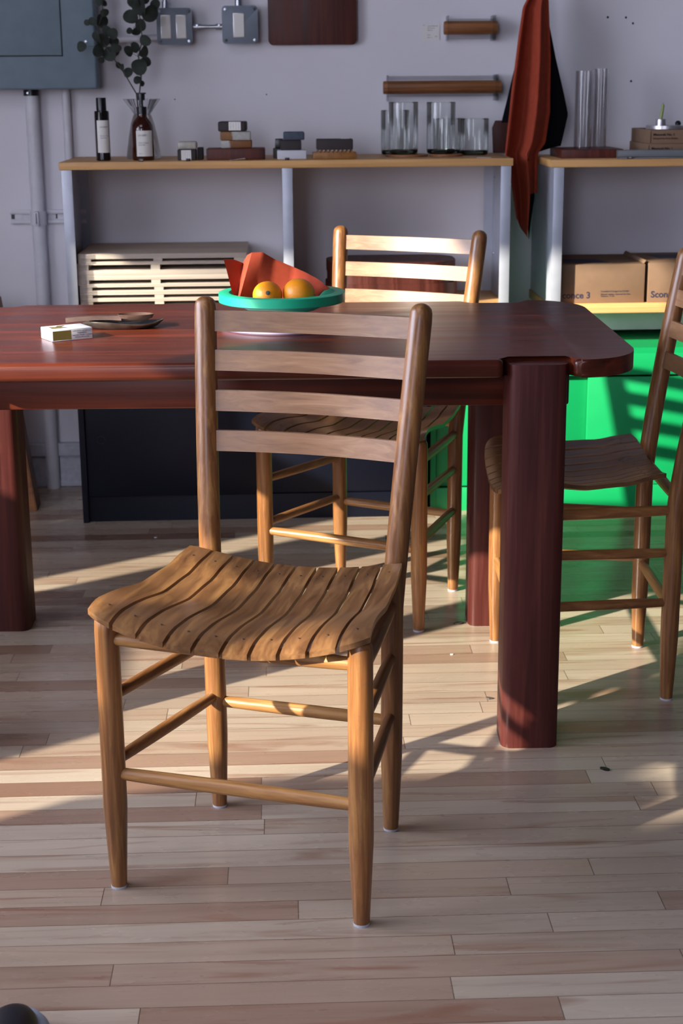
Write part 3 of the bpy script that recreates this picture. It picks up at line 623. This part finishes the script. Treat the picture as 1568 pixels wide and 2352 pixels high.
block('soap_block', -.018, .006, 4.64, 4.69, ZS+.0282, ZS+.055, M['dark'], 'black soap standing on the grey one behind the middle pile')
# ridged amber soap saver with dark bar
t = thing('soap_saver', (.152, 4.61, ZS), 'amber ridged soap dish with zigzag top', 'soap dish')
b = NB(); box(b, .089, .214, 4.575, 4.645, ZS, ZS+.018, .002)
for k in range(9):
    x = .105+.012*k; prism(b, [(x-.006, 0), (x+.006, 0), (x, .0075)], 0, .064)
    for v in b.verts[-6:]: v.co = Vector((v.co.x, 4.578+v.co.z, ZS+.0175+v.co.y))
mk('ridged_dish', b, M['soapamber'], t)
block('soap_block', .100, .204, 4.578, 4.640, ZS+.0252, ZS+.055, M['soapdark'], 'long dark brown soap bar on the amber ridged dish', r=.003)
b = NB(); box(b, .170, .195, 4.60, 4.62, ZS+.0553, ZS+.0565); tag(mk('paper_slip', b, M['label']), 'tiny white paper slip on top of the long dark soap', 'paper')
# drinking glasses
def tumbler(x, y, r, h, z, label):
    t = thing('drinking_glass', (x, y, z), label, 'glass', 'blown drinking glasses on the shelf')
    b = NB(); p = [(r*.97, .004), (r, .012), (r*1.005, h*.5), (r*1.015, h-.002), (r*1.005, h), (r*.985, h-.002)]
    lathe(b, p, (x, y, z), 56); mk('glass_wall', b, M['greenglass'], t)
    b = NB(); lathe(b, [(0, 0), (r*.86, 0), (r*.96, .003), (r*.985, .010), (r*.93, .013), (r*.6, .008), (0, .007)], (x, y, z), 48); mk('glass_base', b, M['glassbase'], t)
def coaster(x, y, r, label):
    b = NB(); lathe(b, [(0, 0), (r, 0), (r+.001, .003), (r, .006), (0, .006)], (x, y, ZS), 48); tag(mk('wooden_coaster', b, M['brownwood']), label, 'coaster', 'round wooden coasters')
coaster(.366, 4.70, .062, 'round wooden coaster under the leftmost tall glass'); coaster(.482, 4.70, .048, 'round wooden coaster under the middle tall glass')
tumbler(.358, 4.715, .0425, .148, ZS+.0063, 'tall blown glass on a coaster, left of the other tall one')
tumbler(.468, 4.715, .0415, .147, ZS+.0063, 'tall blown glass with green base on a coaster, middle of the row')
tumbler(.342, 4.835, .042, .13, ZS, 'tall glass mostly hidden behind the leftmost tall glass')
tumbler(.500, 4.825, .043, .105, ZS, 'short glass hidden behind the middle tall glass')
tumbler(.571, 4.76, .0425, .105, ZS, 'short wide blown glass at the right end of the row')
b = NB(); box(b, .556, .596, 4.55, 4.566, ZS, ZS+.0008); tag(mk('paper_slip', b, M['label']), 'small white paper slip in front of the short wide glass', 'paper')

# ------------------------------------------------------------------ things on the right shelf
b = NB(); box(b, .805, .985, 4.60, 4.80, ZR, ZR+.025, .002); tag(mk('wooden_block', b, M['mahogany_slab']), 'flat red-brown wooden block under the clear tubes', 'wooden block')
def clear_tube(x, y, r, h, label):
    b = NB(); lathe(b, [(r-.002, 0), (r, 0), (r, h), (r-.002, h)], (x, y, ZR+.0253), 40, close=True); tag(mk('clear_tube', b, M['clear']), label, 'clear tube', 'clear tubes on the wooden block')
clear_tube(.878, 4.665, .0265, .218, 'clear upright tube on the block, front left one'); clear_tube(.940, 4.735, .0215, .224, 'clear upright tube on the block, back right one')
t = thing('metal_channel', (1.23, 4.56, ZR), 'long flat grey metal bar lying along the front of the right shelf', 'metal bar')
b = NB(); box(b, .958, 1.5, 4.532, 4.575, ZR, ZR+.004, .001); box(b, .958, 1.5, 4.545, 4.575, ZR+.004, ZR+.024, .003); mk('bar', b, M['bar'], t)
price_tag(.988, 4.529, ZR, '155', 'tiny black price tag on the grey metal bar')
for k in range(2):
    z = ZR+.039*k; ox = -.004*(1-k); y0 = 4.605
    t = thing('cardboard_box', (1.18, 4.70, z), ['flat cardboard box with printed text, lower of the two under the candle holder', 'flat cardboard box with printed text directly under the candle holder'][k], 'box', 'flat boxes under the candle holder')
    b = NB(); box(b, 1.062+ox, 1.36, y0, 4.86, z, z+.0385, .001); mk('carton', b, M['card'], t)
    b = NB(); box(b, 1.062+ox, 1.0635+ox, y0-.0008, y0, z+.002, z+.034); mk('flap_gap', b, M['inkbrown'], t)
    text('printed_text', 'Menorah No. 1', .0100, (1.070+ox, y0-.0006, z+.022), M['inkbrown'], t, bold=.0002)
    text('printed_text', 'Designed by Aviva Shulem', .0068, (1.070+ox, y0-.0006, z+.0125), M['inkbrown'], t)
z = ZR+.0777
t = thing('candle_holder', (1.115, 4.66, z), 'round polished aluminium candle holder on the flat boxes', 'candle holder')
b = NB(); lathe(b, [(0, 0), (.055, 0), (.056, .001), (.056, .010), (.055, .011), (.018, .011), (0, .011)], (1.122, 4.68, z), 64); mk('dish', b, M['polish'], t)
b = NB(); lathe(b, [(0, .011), (.0145, .011), (.0145, .028), (.0135, .029), (.006, .029), (.005, .02), (0, .02)], (1.103, 4.66, z), 40); mk('candle_socket', b, M['polish'], t)
t = thing('candle', (1.103, 4.66, z+.0205), 'thin olive green candle standing in the aluminium holder', 'candle')
b = NB(); tube(b, [(Vector((1.102, 4.66, z+.0205)), .0044), (Vector((1.108, 4.66, z+.068)), .0042), (Vector((1.1083, 4.66, z+.070)), .003)], 16); mk('wax', b, M['candle'], t)
b = NB(); tube(b, [(Vector((1.1083, 4.66, z+.070)), .0007), (Vector((1.1078, 4.66, z+.075)), .0005)], 6); mk('wick', b, M['dark'], t)
b = NB(); lathe(b, [(0, 0), (.008, 0), (.009, .006), (.005, .012), (0, .013)], (1.155, 4.665, z+.0112), 18); tag(mk('black_knob', b, M['dark']), 'small black knob at the right edge of the aluminium holder', 'knob')

# ------------------------------------------------------------------ lower shelf contents
ly = [(.6065, .621, .632, .6368), (.6370, .642, .651, .6573), (.6575, .664, .673, .6778), (.6780, .683, .694, .7078), (.7080, .722, .737, .7413), (.7415, .746, .754, .768)]
lab5 = ['bottom of the stack', 'second from the bottom of the stack', 'third from the bottom of the stack', 'third from the top of the stack', 'thick one second from the top of the stack', 'topmost of the stack']
for i in range(6):
    z0, za, zb, z1 = ly[i]; off = .008 if i in (3, 4) else 0; x0 = -.586-off; x1 = -.112+(.006 if i % 2 else 0)
    t = thing('wooden_pack', ((x0+x1)/2, 4.71, z0), 'pale wrapped wooden slat pack, '+lab5[i], 'wooden pack', 'pale wooden packs stacked on the left lower shelf')
    b = NB(); box(b, x0, x1, 4.542, 4.88, z0, za, .0008); mk('lower_sheet', b, M['lightwood'], t)
    b = NB(); box(b, x0, x1, 4.542, 4.88, zb, z1, .0008); mk('upper_sheet', b, M['lightwood'], t)
    for sx, w_ in ((x0, .036), (-.372-off, .026), (x1-.035, .035)):
        b = NB(); box(b, sx, sx+w_, 4.543, 4.875, za, zb); mk('spacer', b, M['lightwood'], t)
    b = NB(); box(b, x0+.03, x1-.03, 4.66, 4.87, za, zb); mk('core', b, M['spoon'], t)
    b = NB(); sheet(b, lambda u, v: (x0-.0015-.001*math.sin(v*23+i), 4.541+.30*u, z0+(z1-z0)*v), 12, 6, (0.0003, 0, 0)); sheet(b, lambda u, v: (x0-.001+.05*u, 4.5408-.0012*abs(math.sin(u*11+i)*math.sin(v*9)), z0+(z1-z0)*v), 14, 6, (0, .0003, 0)); mk('plastic_wrap', b, M['plate'], t)
for i in range(4):
    z0 = ZL+.0312*i; z1 = z0+.031; x0 = .128+(.004, -.003, .002, 0)[i]; x1 = .508+(.004, .006, -.002, 0)[i]
    b = NB(); prism(b, round_rect(x0, x1, 4.575, 4.80, .085, 10), z0, z1, .006, 3)
    tag(mk('round_end_board', b, M['mahogany_slab']), 'dark red wooden board with rounded ends, '+['bottom of the stack', 'second from the bottom of the stack', 'third from the bottom of the stack', 'top of the stack'][i], 'board', 'rounded wooden boards stacked behind the far chair')
for k, (x0, x1, z1) in enumerate(((.826, 1.052, .112), (1.062, 1.30, .115))):
    zb = .6083; yf = 4.556; y1 = 4.84
    t = thing('cardboard_box', ((x0+x1)/2, 4.70, zb), ['cardboard box printed Sconce 3 on the right lower shelf, whole end in view', 'cardboard box printed Sconce 3 behind the right chair back'][k], 'box', 'cardboard boxes on the right lower shelf')
    if k == 0: x0 = .806
    b = NB(); box(b, x0, x1, yf, y1, zb, zb+z1, .0015); mk('carton', b, M['card'], t)
    b = NB(); sheet(b, lambda u, v: (x1-.004+.006*u, yf+.002+(y1-yf-.002)*v, zb+z1+.0008+.008*u), 3, 3, (0, 0, .0015)); mk('lid_flap', b, M['card'], t)
    b = NB(); prism(b, [(x0+.02, 4.60), (x0+.15, 4.60), (x0+.128, 4.70), (x0+.02, 4.70)] if k == 0 else [(x0+.06, 4.68), (x1-.01, 4.68), (x1-.01, 4.78), (x0+.04, 4.78)], zb+z1, zb+z1+.0006); mk('printed_panel', b, M['ink'], t)
    tx = .7875 if k == 0 else 1.066
    if k == 0: text('printed_text', 'conce 3', .0262, (.8105, yf-.0003, zb+.0145), M['ink'], t, bold=.0006)
    else: text('printed_text', 'Sconce 3', .0262, (1.071, yf-.0003, zb+.0145), M['ink'], t, bold=.0006)
    xo = .924 if k == 0 else 1.184
    text('printed_text', 'Assembled & Designed by LICHEN', .0058, (xo, yf-.0003, zb+.0320), M['ink'], t)
    text('printed_text', 'Material: Stainless, Steel and Hot Glass\nThickness: 17 GA', .0056, (xo, yf-.0003, zb+.0235), M['ink'], t)

# ------------------------------------------------------------------ table
TX, TY, TT = .4007, 2.7652, -.026; LEG, TW, TL = .108, .8124, 1.136
ccx, ccy = (-TL+LEG)/2, TW/2
ct, st = math.cos(TT), math.sin(TT)
table = thing('dining_table', (TX+ccx*ct-ccy*st, TY+ccx*st+ccy*ct, 0), 'dark red wooden dining table with thick square legs', 'table', rz=TT)
TM = Matrix.Translation((-ccx, -ccy, 0))
OV = .138; x0, x1 = -TL-OV, LEG+OV
nx = .009; nd = .05
def notch(xa, xb, yy, s):
    """cut-out for a leg in the edge at yy; s = +1 inward; from xa to xb"""
    r = .012; o = []; sg = 1 if xb > xa else -1
    for k in range(5):
        a = PI/2*k/4; o.append((xa-sg*r+sg*r*math.sin(a), yy+s*(r-r*math.cos(a))))
    for k in range(5):
        a = PI/2*k/4; o.append((xa+sg*(r-r*math.cos(a))*1, yy+s*(nd-r+r*math.sin(a))))
    for k in range(5):
        a = PI/2*k/4; o.append((xb-sg*(r-r*math.sin(a)) , yy+s*(nd-r+r*math.cos(a))))
    for k in range(5):
        a = PI/2*k/4; o.append((xb+sg*(r-r*math.cos(a)), yy+s*(r-r*math.sin(a))))
    return o
def corner(cx, cy, rx, ry, a0):
    return [(cx+rx*math.cos(math.radians(a0+90*k/14)), cy+ry*math.sin(math.radians(a0+90*k/14))) for k in range(15)]
RX, RY = .115, .135
out = []
out += notch(-TL-nx, -TL+LEG+nx, 0, 1) + notch(-nx, LEG+nx, 0, 1)
out += corner(x1-RX, RY, RX, RY, -90) + corner(x1-RX, TW-RY, RX, RY, 0)
out += notch(LEG+nx, -nx, TW, -1) + notch(-TL+LEG+nx, -TL-nx, TW, -1)
out += corner(x0+RX, TW-RY, RX, RY, 90) + corner(x0+RX, RY, RX, RY, 180)
ded = [out[0]]
for p in out[1:]:
    if (p[0]-ded[-1][0])**2+(p[1]-ded[-1][1])**2 > 1e-7: ded.append(p)
b = NB(); prism(b, ded, .717, .750, .0095, 4); b.transform(TM); mk('tabletop', b, M['mahogany'], table, local=True, angle=50)
for (lx, ly, s) in ((0, 0, 1), (0, TW-LEG, -1), (-TL, 0, 1), (-TL, TW-LEG, -1)):
    b = NB(); prism(b, round_rect(lx, lx+LEG, ly, ly+LEG, .021, 6), 0, .7165)
    yy = (ly, ly+.046) if s > 0 else (ly+LEG-.046, ly+LEG)
    prism(b, round_rect(lx, lx+LEG, yy[0], yy[1], .021, 6), .7165, .741, .005, 3, True)
    b.transform(TM); mk('leg', b, M['mahogany_leg'], table, local=True)
for yy in (.090, TW-.118):
    b = NB(); box(b, -TL-.014, LEG+.015, yy, yy+.028, .650, .7165, .004); b.transform(TM); mk('apron', b, M['mahogany'], table, local=True)
for xx in (.035, -TL+.04):
    b = NB(); box(b, xx, xx+.032, .107, TW-.107, .650, .7165, .003); b.transform(TM); mk('apron', b, M['mahogany'], table, local=True)
ZT = .7503
# pedestal bowl
c = (-.004, 3.21, ZT); t = thing('pedestal_bowl', c, 'bright green pedestal bowl with a lavender base on the table', 'bowl')
b = NB(); lathe(b, [(0, .034), (.070, .036), (.085, .044), (.100, .052), (.126, .052), (.129, .054), (.129, .071), (.1275, .072), (.108, .072), (.105, .068), (.098, .048), (.070, .0405), (0, .040)], c, 96); mk('dish', b, M['teal'], t)
b = NB(); lathe(b, [(0, 0), (.122, 0), (.125, .003), (.125, .008), (.122, .011), (.04, .012), (.036, .02), (.036, .0345), (0, .0345)], c, 80); mk('base', b, M['lav'], t)
def orange(x, y, r, label, rz):
    t = thing('orange', (x, y, ZT+.0408), label, 'orange', 'oranges in the green bowl')
    b = NB(); n = 24; prof = [(r*math.sin(PI*k/n)*(1+.02*math.cos(2*PI*k/n)), r-r*.93*math.cos(PI*k/n)) for k in range(n+1)]; prof[0] = (0, prof[0][1]); prof[-1] = (0, prof[-1][1]-.0015)
    lo = min(p[1] for p in prof); prof = [(p[0], p[1]-lo) for p in prof]
    lathe(b, prof, (x, y, ZT+.0408), 32); o = mk('peel', b, M['orange'], t)
    if rz == 0:
        b = NB(); lathe(b, [(0, 0), (.0045, 0), (.004, .0012), (.0015, .002), (0, .002)], n=8); b.transform(Matrix.Translation((x+.001, y-r*.93, ZT+.0408+r*1.22)) @ Matrix.Rotation(1.25, 4, 'X')); mk('stem_end', b, M['leaf'], o)
orange(-.033, 3.17, .0305, 'orange with its stem end showing, left of the two in the green bowl', 0); orange(.030, 3.172, .033, 'smooth orange, right of the two in the green bowl', 1)
# napkin: folded cloth standing in the bowl
T = [(-.121, 3.215, .888), (-.100, 3.235, .885), (-.083, 3.255, .876), (-.074, 3.245, .893), (-.064, 3.235, .899), (-.042, 3.24, .899), (-.018, 3.255, .883), (.02, 3.262, .866), (.045, 3.25, .856), (.070, 3.225, .845), (.094, 3.195, .829)]
B_ = [(-.106, 3.205, .824), (-.100, 3.215, .812), (-.094, 3.222, .810), (-.094, 3.205, .812), (-.090, 3.195, .813), (-.065, 3.215, .800), (-.03, 3.222, .797), (.01, 3.225, .797), (.04, 3.222, .800), (.065, 3.215, .803), (.082, 3.195, .826)]
def nap(u, v):
    f = u*(len(T)-1); i = min(int(f), len(T)-2); q = f-i
    a = Vector(T[i])*(1-q)+Vector(T[i+1])*q; c2 = Vector(B_[i])*(1-q)+Vector(B_[i+1])*q
    p = a*(1-v)+c2*v; p.y += .010*math.sin(v*PI)*math.cos(u*9) - .012*math.sin(v*PI)*(u > .35)*math.sin((u-.35)*PI/.65); return p
b = NB(); sheet(b, nap, 60, 16, (0, .0018, 0)); tag(mk('cloth_napkin', b, M['rust'], angle=50), 'rust-red cloth napkin folded upright in the green bowl', 'napkin')
# cigarette pack
A = Vector((-.451, 3.046, ZT)); ux = Vector((.067, .037, 0)).normalized(); ang = math.atan2(ux.y, ux.x)
t = thing('cigarette_pack', A, 'white cigarette pack with gold print lying near the table\'s front edge', 'cigarette pack', rz=ang)
b = NB(); box(b, 0, .084, 0, .060, 0, .0225, .0012); mk('pack', b, M['packwhite'], t, local=True)
b = NB(); box(b, .002, .040, -.0004, .0002, .002, .0200); mk('gold_panel', b, M['gold'], t, local=True)
b = NB(); prism(b, [(.008, .018), (.040, .018), (.032, .034), (.046, .050), (.030, .050), (.022, .036), (.010, .044)], .0225, .0229); mk('gold_emblem', b, M['gold'], t, local=True)
text('printed_text', 'Marlboro', .0138, (-.0004, .054, .0075), M['packink'], t, rot=(PI/2, 0, -PI/2), local=True)
text('printed_text', 'SURGEON GENERAL\'S\nWARNING:\nCigarette Smoke Contains\nCarbon Monoxide.', .0040, (.062, -.0004, .0165), M['inkgrey'], t, align='CENTER', local=True)
# glazed dish with wooden spoon
b = NB(); c = (-.331, 3.228, ZT); n = 48
prof = [(0, .004), (.5, .0045), (.8, .007), (.97, .0135), (1.0, .0135), (.99, .011), (.84, .003), (.75, 0), (0, 0)]
rings = []
for r, z in prof:
    rings.append([b.verts.new((c[0]+.083*r*math.cos(2*PI*k/n)*(1+.04*math.sin(2*2*PI*k/n)), c[1]+.042*r*math.sin(2*PI*k/n), c[2]+z+(.003*math.cos(2*PI*k/n*3) if r > .9 else 0))) for k in range(n)] if r else [b.verts.new((c[0], c[1], c[2]+z))])
for A_, B2 in zip(rings, rings[1:]):
    for k in range(n):
        k2 = (k+1) % n
        if len(A_) == 1: b.faces.new((A_[0], B2[k], B2[k2]))
        elif len(B2) == 1: b.faces.new((A_[k], A_[k2], B2[0]))
        else: b.faces.new((A_[k], A_[k2], B2[k2], B2[k]))
tag(mk('glazed_dish', b, M['glaze']), 'small dark glazed oval dish holding the wooden spoon', 'dish')
b = NB(); P = [(-.452, 3.262, .760, .0075, .006), (-.43, 3.257, .763, .008, .0055), (-.39, 3.25, .766, .008, .005), (-.36, 3.246, .7665, .008, .005), (-.335, 3.243, .7665, .011, .006)]
rs = []
for x, y, z, wy, hz in P: rs.append([b.verts.new((x, y+wy*a, z+.002+hz*c2)) for a, c2 in ((-1, -.8), (1, -.8), (1, .9), (-1, .9))])
for i in range(len(rs)-1):
    for k in range(4): b.faces.new((rs[i][k], rs[i][(k+1) % 4], rs[i+1][(k+1) % 4], rs[i+1][k]))
b.faces.new(rs[0][::-1]); b.faces.new(rs[-1])
sp_ = bmesh.new(); lathe(sp_, [(0, -.008), (.6, -.0065), (.9, -.001), (1.0, .0065), (.95, .0065), (.8, .001), (.5, -.003), (0, -.0045)], n=32)
for v in sp_.verts: v.co = Vector((-.306+v.co.x*.038, 3.242+v.co.y*.023, .7695+v.co.z))
join(b, sp_); tag(mk('wooden_spoon', b, M['spoon']), 'dark wooden spoon resting across the glazed dish', 'spoon')

# ------------------------------------------------------------------ ladder-back chairs
WF, WB, D, HS, H, WT, LEAN = .4026, .3141, .3162, .450, .8913, .3744, .0767
def post(s, z):
    x = WB/2+(.1595-WB/2)*min(1, z/.45); y = D/2
    if z > .40:
        t = (z-.40)/(H-.40); x = .1592+(WT/2-.1592)*t; y = D/2+LEAN*(t**1.25)
    return Vector((s*x, y, z))
def make_chair(label):
    t = thing('ladderback_chair', (0, 0, 0), label, 'chair', 'slatted ladder-back chairs around the table')
    for s in (-1, 1):
        b = NB(); pr = [(.004, .0125), (.03, .0138), (.08, .0162), (.135, .0188), (.15, .0190), (.30, .0188), (.43, .0188), (.447, .0180), (.452, .0150)]
        tube(b, [(Vector((s*WF/2, -D/2, z)), r) for z, r in pr], 24); l = mk('front_leg', b, M['beech'], t, local=True)
        b = NB(); lathe(b, [(0, 0), (.0125, 0), (.0130, .004), (0, .0045)], (s*WF/2, -D/2, 0), 20); mk('foot_glide', b, M['whiteplastic'], l, local=True)
        b = NB(); pts = [(post(s, z), r) for z, r in ((.004, .0125), (.03, .0138), (.08, .0160), (.135, .0180), (.16, .0182), (.30, .0183), (.40, .0184), (.45, .0185), (.52, .0186), (.60, .0187), (.68, .0188), (.76, .0188), (.82, .0188), (.862, .0188), (.868, .0183), (H-.017, .0180))]
        tube(b, pts, 24, dome=True); l = mk('back_post', b, M['beech'], t, local=True)
        b = NB(); lathe(b, [(0, 0), (.0125, 0), (.0130, .004), (0, .0045)], (s*WB/2, D/2, 0), 20); mk('foot_glide', b, M['whiteplastic'], l, local=True)
    for zt in (.867, .803, .737, .671):
        b = NB(); zb = zt-.034
        def f(u, v, zt=zt, zb=zb):
            z = zb+(zt-zb)*v; pl, pr_ = post(-1, z), post(1, z); pl.x += .012; pr_.x -= .012
            p = pl*(1-u)+pr_*u; p.y += -.006+.022*math.sin(u*PI); p.z += -.0015*math.sin(u*PI); return p
        sheet(b, f, 24, 3, (0, .0075, 0)); bmesh.ops.recalc_face_normals(b, faces=b.faces[:]); mk('back_slat', b, M['beech_slat'], t, local=True)
    def rung(name, p, q, r0, r1, mat):
        b = NB(); p, q = Vector(p), Vector(q); pts = [(p.lerp(q, k/10), r0+(r1-r0)*math.sin(PI*k/10)**.6) for k in range(11)]; tube(b, pts, 18); mk(name, b, mat, t, local=True)
    rung('seat_rail', (-WF/2, -D/2, .418), (WF/2, -D/2, .418), .0095, .0125, M['beech_rung'])
    rung('seat_rail', (-.159, D/2, .430), (.159, D/2, .430), .0095, .0115, M['beech_rung'])
    rung('stretcher', (-WF/2, -D/2, .196), (WF/2, -D/2, .196), .0090, .0115, M['beech_rung'])
    rung('stretcher', (-WB/2, D/2, .199), (WB/2, D/2, .199), .0090, .0110, M['beech_rung'])
    for s in (-1, 1):
        rung('seat_rail', (s*WF/2, -D/2, .404), (s*.159, D/2, .404), .0090, .0115, M['beech_rung_y'])
        rung('stretcher', (s*WF/2, -D/2, .322), (s*.158, D/2, .315), .0085, .0105, M['beech_rung_y'])
        rung('stretcher', (s*WF/2, -D/2, .214), (s*.157, D/2, .210), .0085, .0105, M['beech_rung_y'])
    # seat of ten bent slats
    def cubic(tab, v):
        for i in range(len(tab)-1):
            if tab[i][0] <= v <= tab[i+1][0]:
                q = (v-tab[i][0])/(tab[i+1][0]-tab[i][0]); q = q*q*(3-2*q)*.5+q*.5; return tab[i][1]+(tab[i+1][1]-tab[i][1])*q
        return tab[-1][1]
    cc = [(0, .4285), (.04, .4345), (.10, .4400), (.22, .4410), (.5, .4345), (.72, .4420), (.9, .456), (1, .4615)]
    ee = [(0, .040), (.3, .036), (.5, .032), (1, .024)]
    def P(a, v):
        hw = .222+(.184-.222)*v; yv = -.190+(.140+.190)*v
        yv += .014*abs(a)**11*max(0, 1-v*5) - .012*abs(a)**9*max(0, v*5-4) - .008*(1-a*a)*max(0, 1-v*4)
        return Vector((a*hw, yv, cubic(cc, v)+cubic(ee, v)*a*a))
    b = NB(); nn = 10; g = .014
    for i in range(nn):
        a0 = -1+2*i/nn+(g if i else 0); a1 = -1+2*(i+1)/nn-(g if i < nn-1 else 0)
        bb = NB(); sheet(bb, lambda u, v: P(a0+(a1-a0)*u, v), 5, 26, (0, 0, -.0085)); join(b, bb)
    st_ = mk('seat', b, M['seat'], t, local=True, angle=50)
    b = NB()
    for i in range(nn):
        a = -1+2*(i+.5)/nn
        for v in (.10, .90):
            p = P(a, v); lathe(b, [(0, 0), (.0021, 0), (.0018, .0004), (0, .0004)], (p.x, p.y, p.z+.0002), 8)
    mk('nail_heads', b, M['nail'], st_, local=True)
    return t
def dup(root, loc, rz, label):
    r = root.copy(); COL.objects.link(r); r.location = loc; r.rotation_euler = (0, 0, rz); r['label'] = label
    for ch in list(root.children):
        c = ch.copy(); COL.objects.link(c); c.parent = r
        for g in ch.children:
            d = g.copy(); COL.objects.link(d); d.parent = c
    return r
chair = make_chair('nearest slatted wooden ladder-back chair, standing in front of the table')
bpy.context.view_layer.update()
dup(chair, (.1982, 3.6807, 0), -.4973, 'slatted wooden chair behind the table, its back above the tabletop')
dup(chair, (.620, 3.1588, 0), -1.6027, 'slatted wooden chair at the right end of the table, seen from its side')
chair.location = (-.0347, 2.3449, 0); chair.rotation_euler = (0, 0, -.3468)

# ------------------------------------------------------------------ shoe at the lower left corner
t = thing('shoe', (-.392, 1.80, 0), 'black shoe with pale blue rim at the bottom left corner', 'shoe')
def shoe_outline(s):
    o = []
    for k in range(40):
        a = 2*PI*k/40; x = math.cos(a)*.052*s; y = math.sin(a); y = y*.075*s if y > 0 else y*.19*s
        o.append((-.372+x, 1.812+y))
    return o
def loft(rings_):
    b = NB(); rr = [[b.verts.new(p) for p in q] for q in rings_]; n = len(rr[0])
    for A_, B2 in zip(rr, rr[1:]):
        for k in range(n): b.faces.new((A_[k], A_[(k+1) % n], B2[(k+1) % n], B2[k]))
    b.faces.new(rr[0][::-1]); b.faces.new(rr[-1]); return b
mk('sole_rim', loft([[(x, y, z) for x, y in shoe_outline(s_)] for s_, z in ((.96, 0), (1.0, .006), (1.0, .020), (.96, .028), (.86, .036), (.68, .040))]), M['shoerim'], t)
mk('upper', loft([[(x, y, z+(.035*max(0, 1.76-y)/.15 if z > .05 else 0)) for x, y in shoe_outline(s_)] for s_, z in ((.66, .0405), (.65, .046), (.58, .053), (.40, .060), (.15, .063))]), M['shoe'], t)
# debris on the floor
def chip(x, y, s, ang, mat, label, thk=.002):
    b = NB(); random.seed(int(x*1000)); o = [(s*math.cos(a)*random.uniform(.6, 1), s*.5*math.sin(a)*random.uniform(.6, 1)) for a in [2*PI*k/9 for k in range(9)]]
    prism(b, o, 0, thk, 0); b.transform(Matrix.Translation((x, y, .0001)) @ Matrix.Rotation(ang, 4, 'Z')); tag(mk('floor_chip', b, mat), label, 'debris', 'bits of debris on the floor')
chip(.579, 2.659, .012, -.6, M['dark'], 'dark scrap on the floor at right, nearest the viewer', .003)
chip(.409, 3.018, .009, -.3, M['chip'], 'small grey chip on the floor left of the front table leg', .003)
chip(.398, 3.488, .014, .3, M['chip'], 'dark scrap on the floor beside the far right table leg', .004)
chip(.360, 3.282, .004, .1, M['label'], 'tiny white crumb on the sunlit floor under the table')
chip(-.373, 4.273, .006, .1, M['soapwhite'], 'tiny pale crumb on the shaded floor before the navy cabinet')
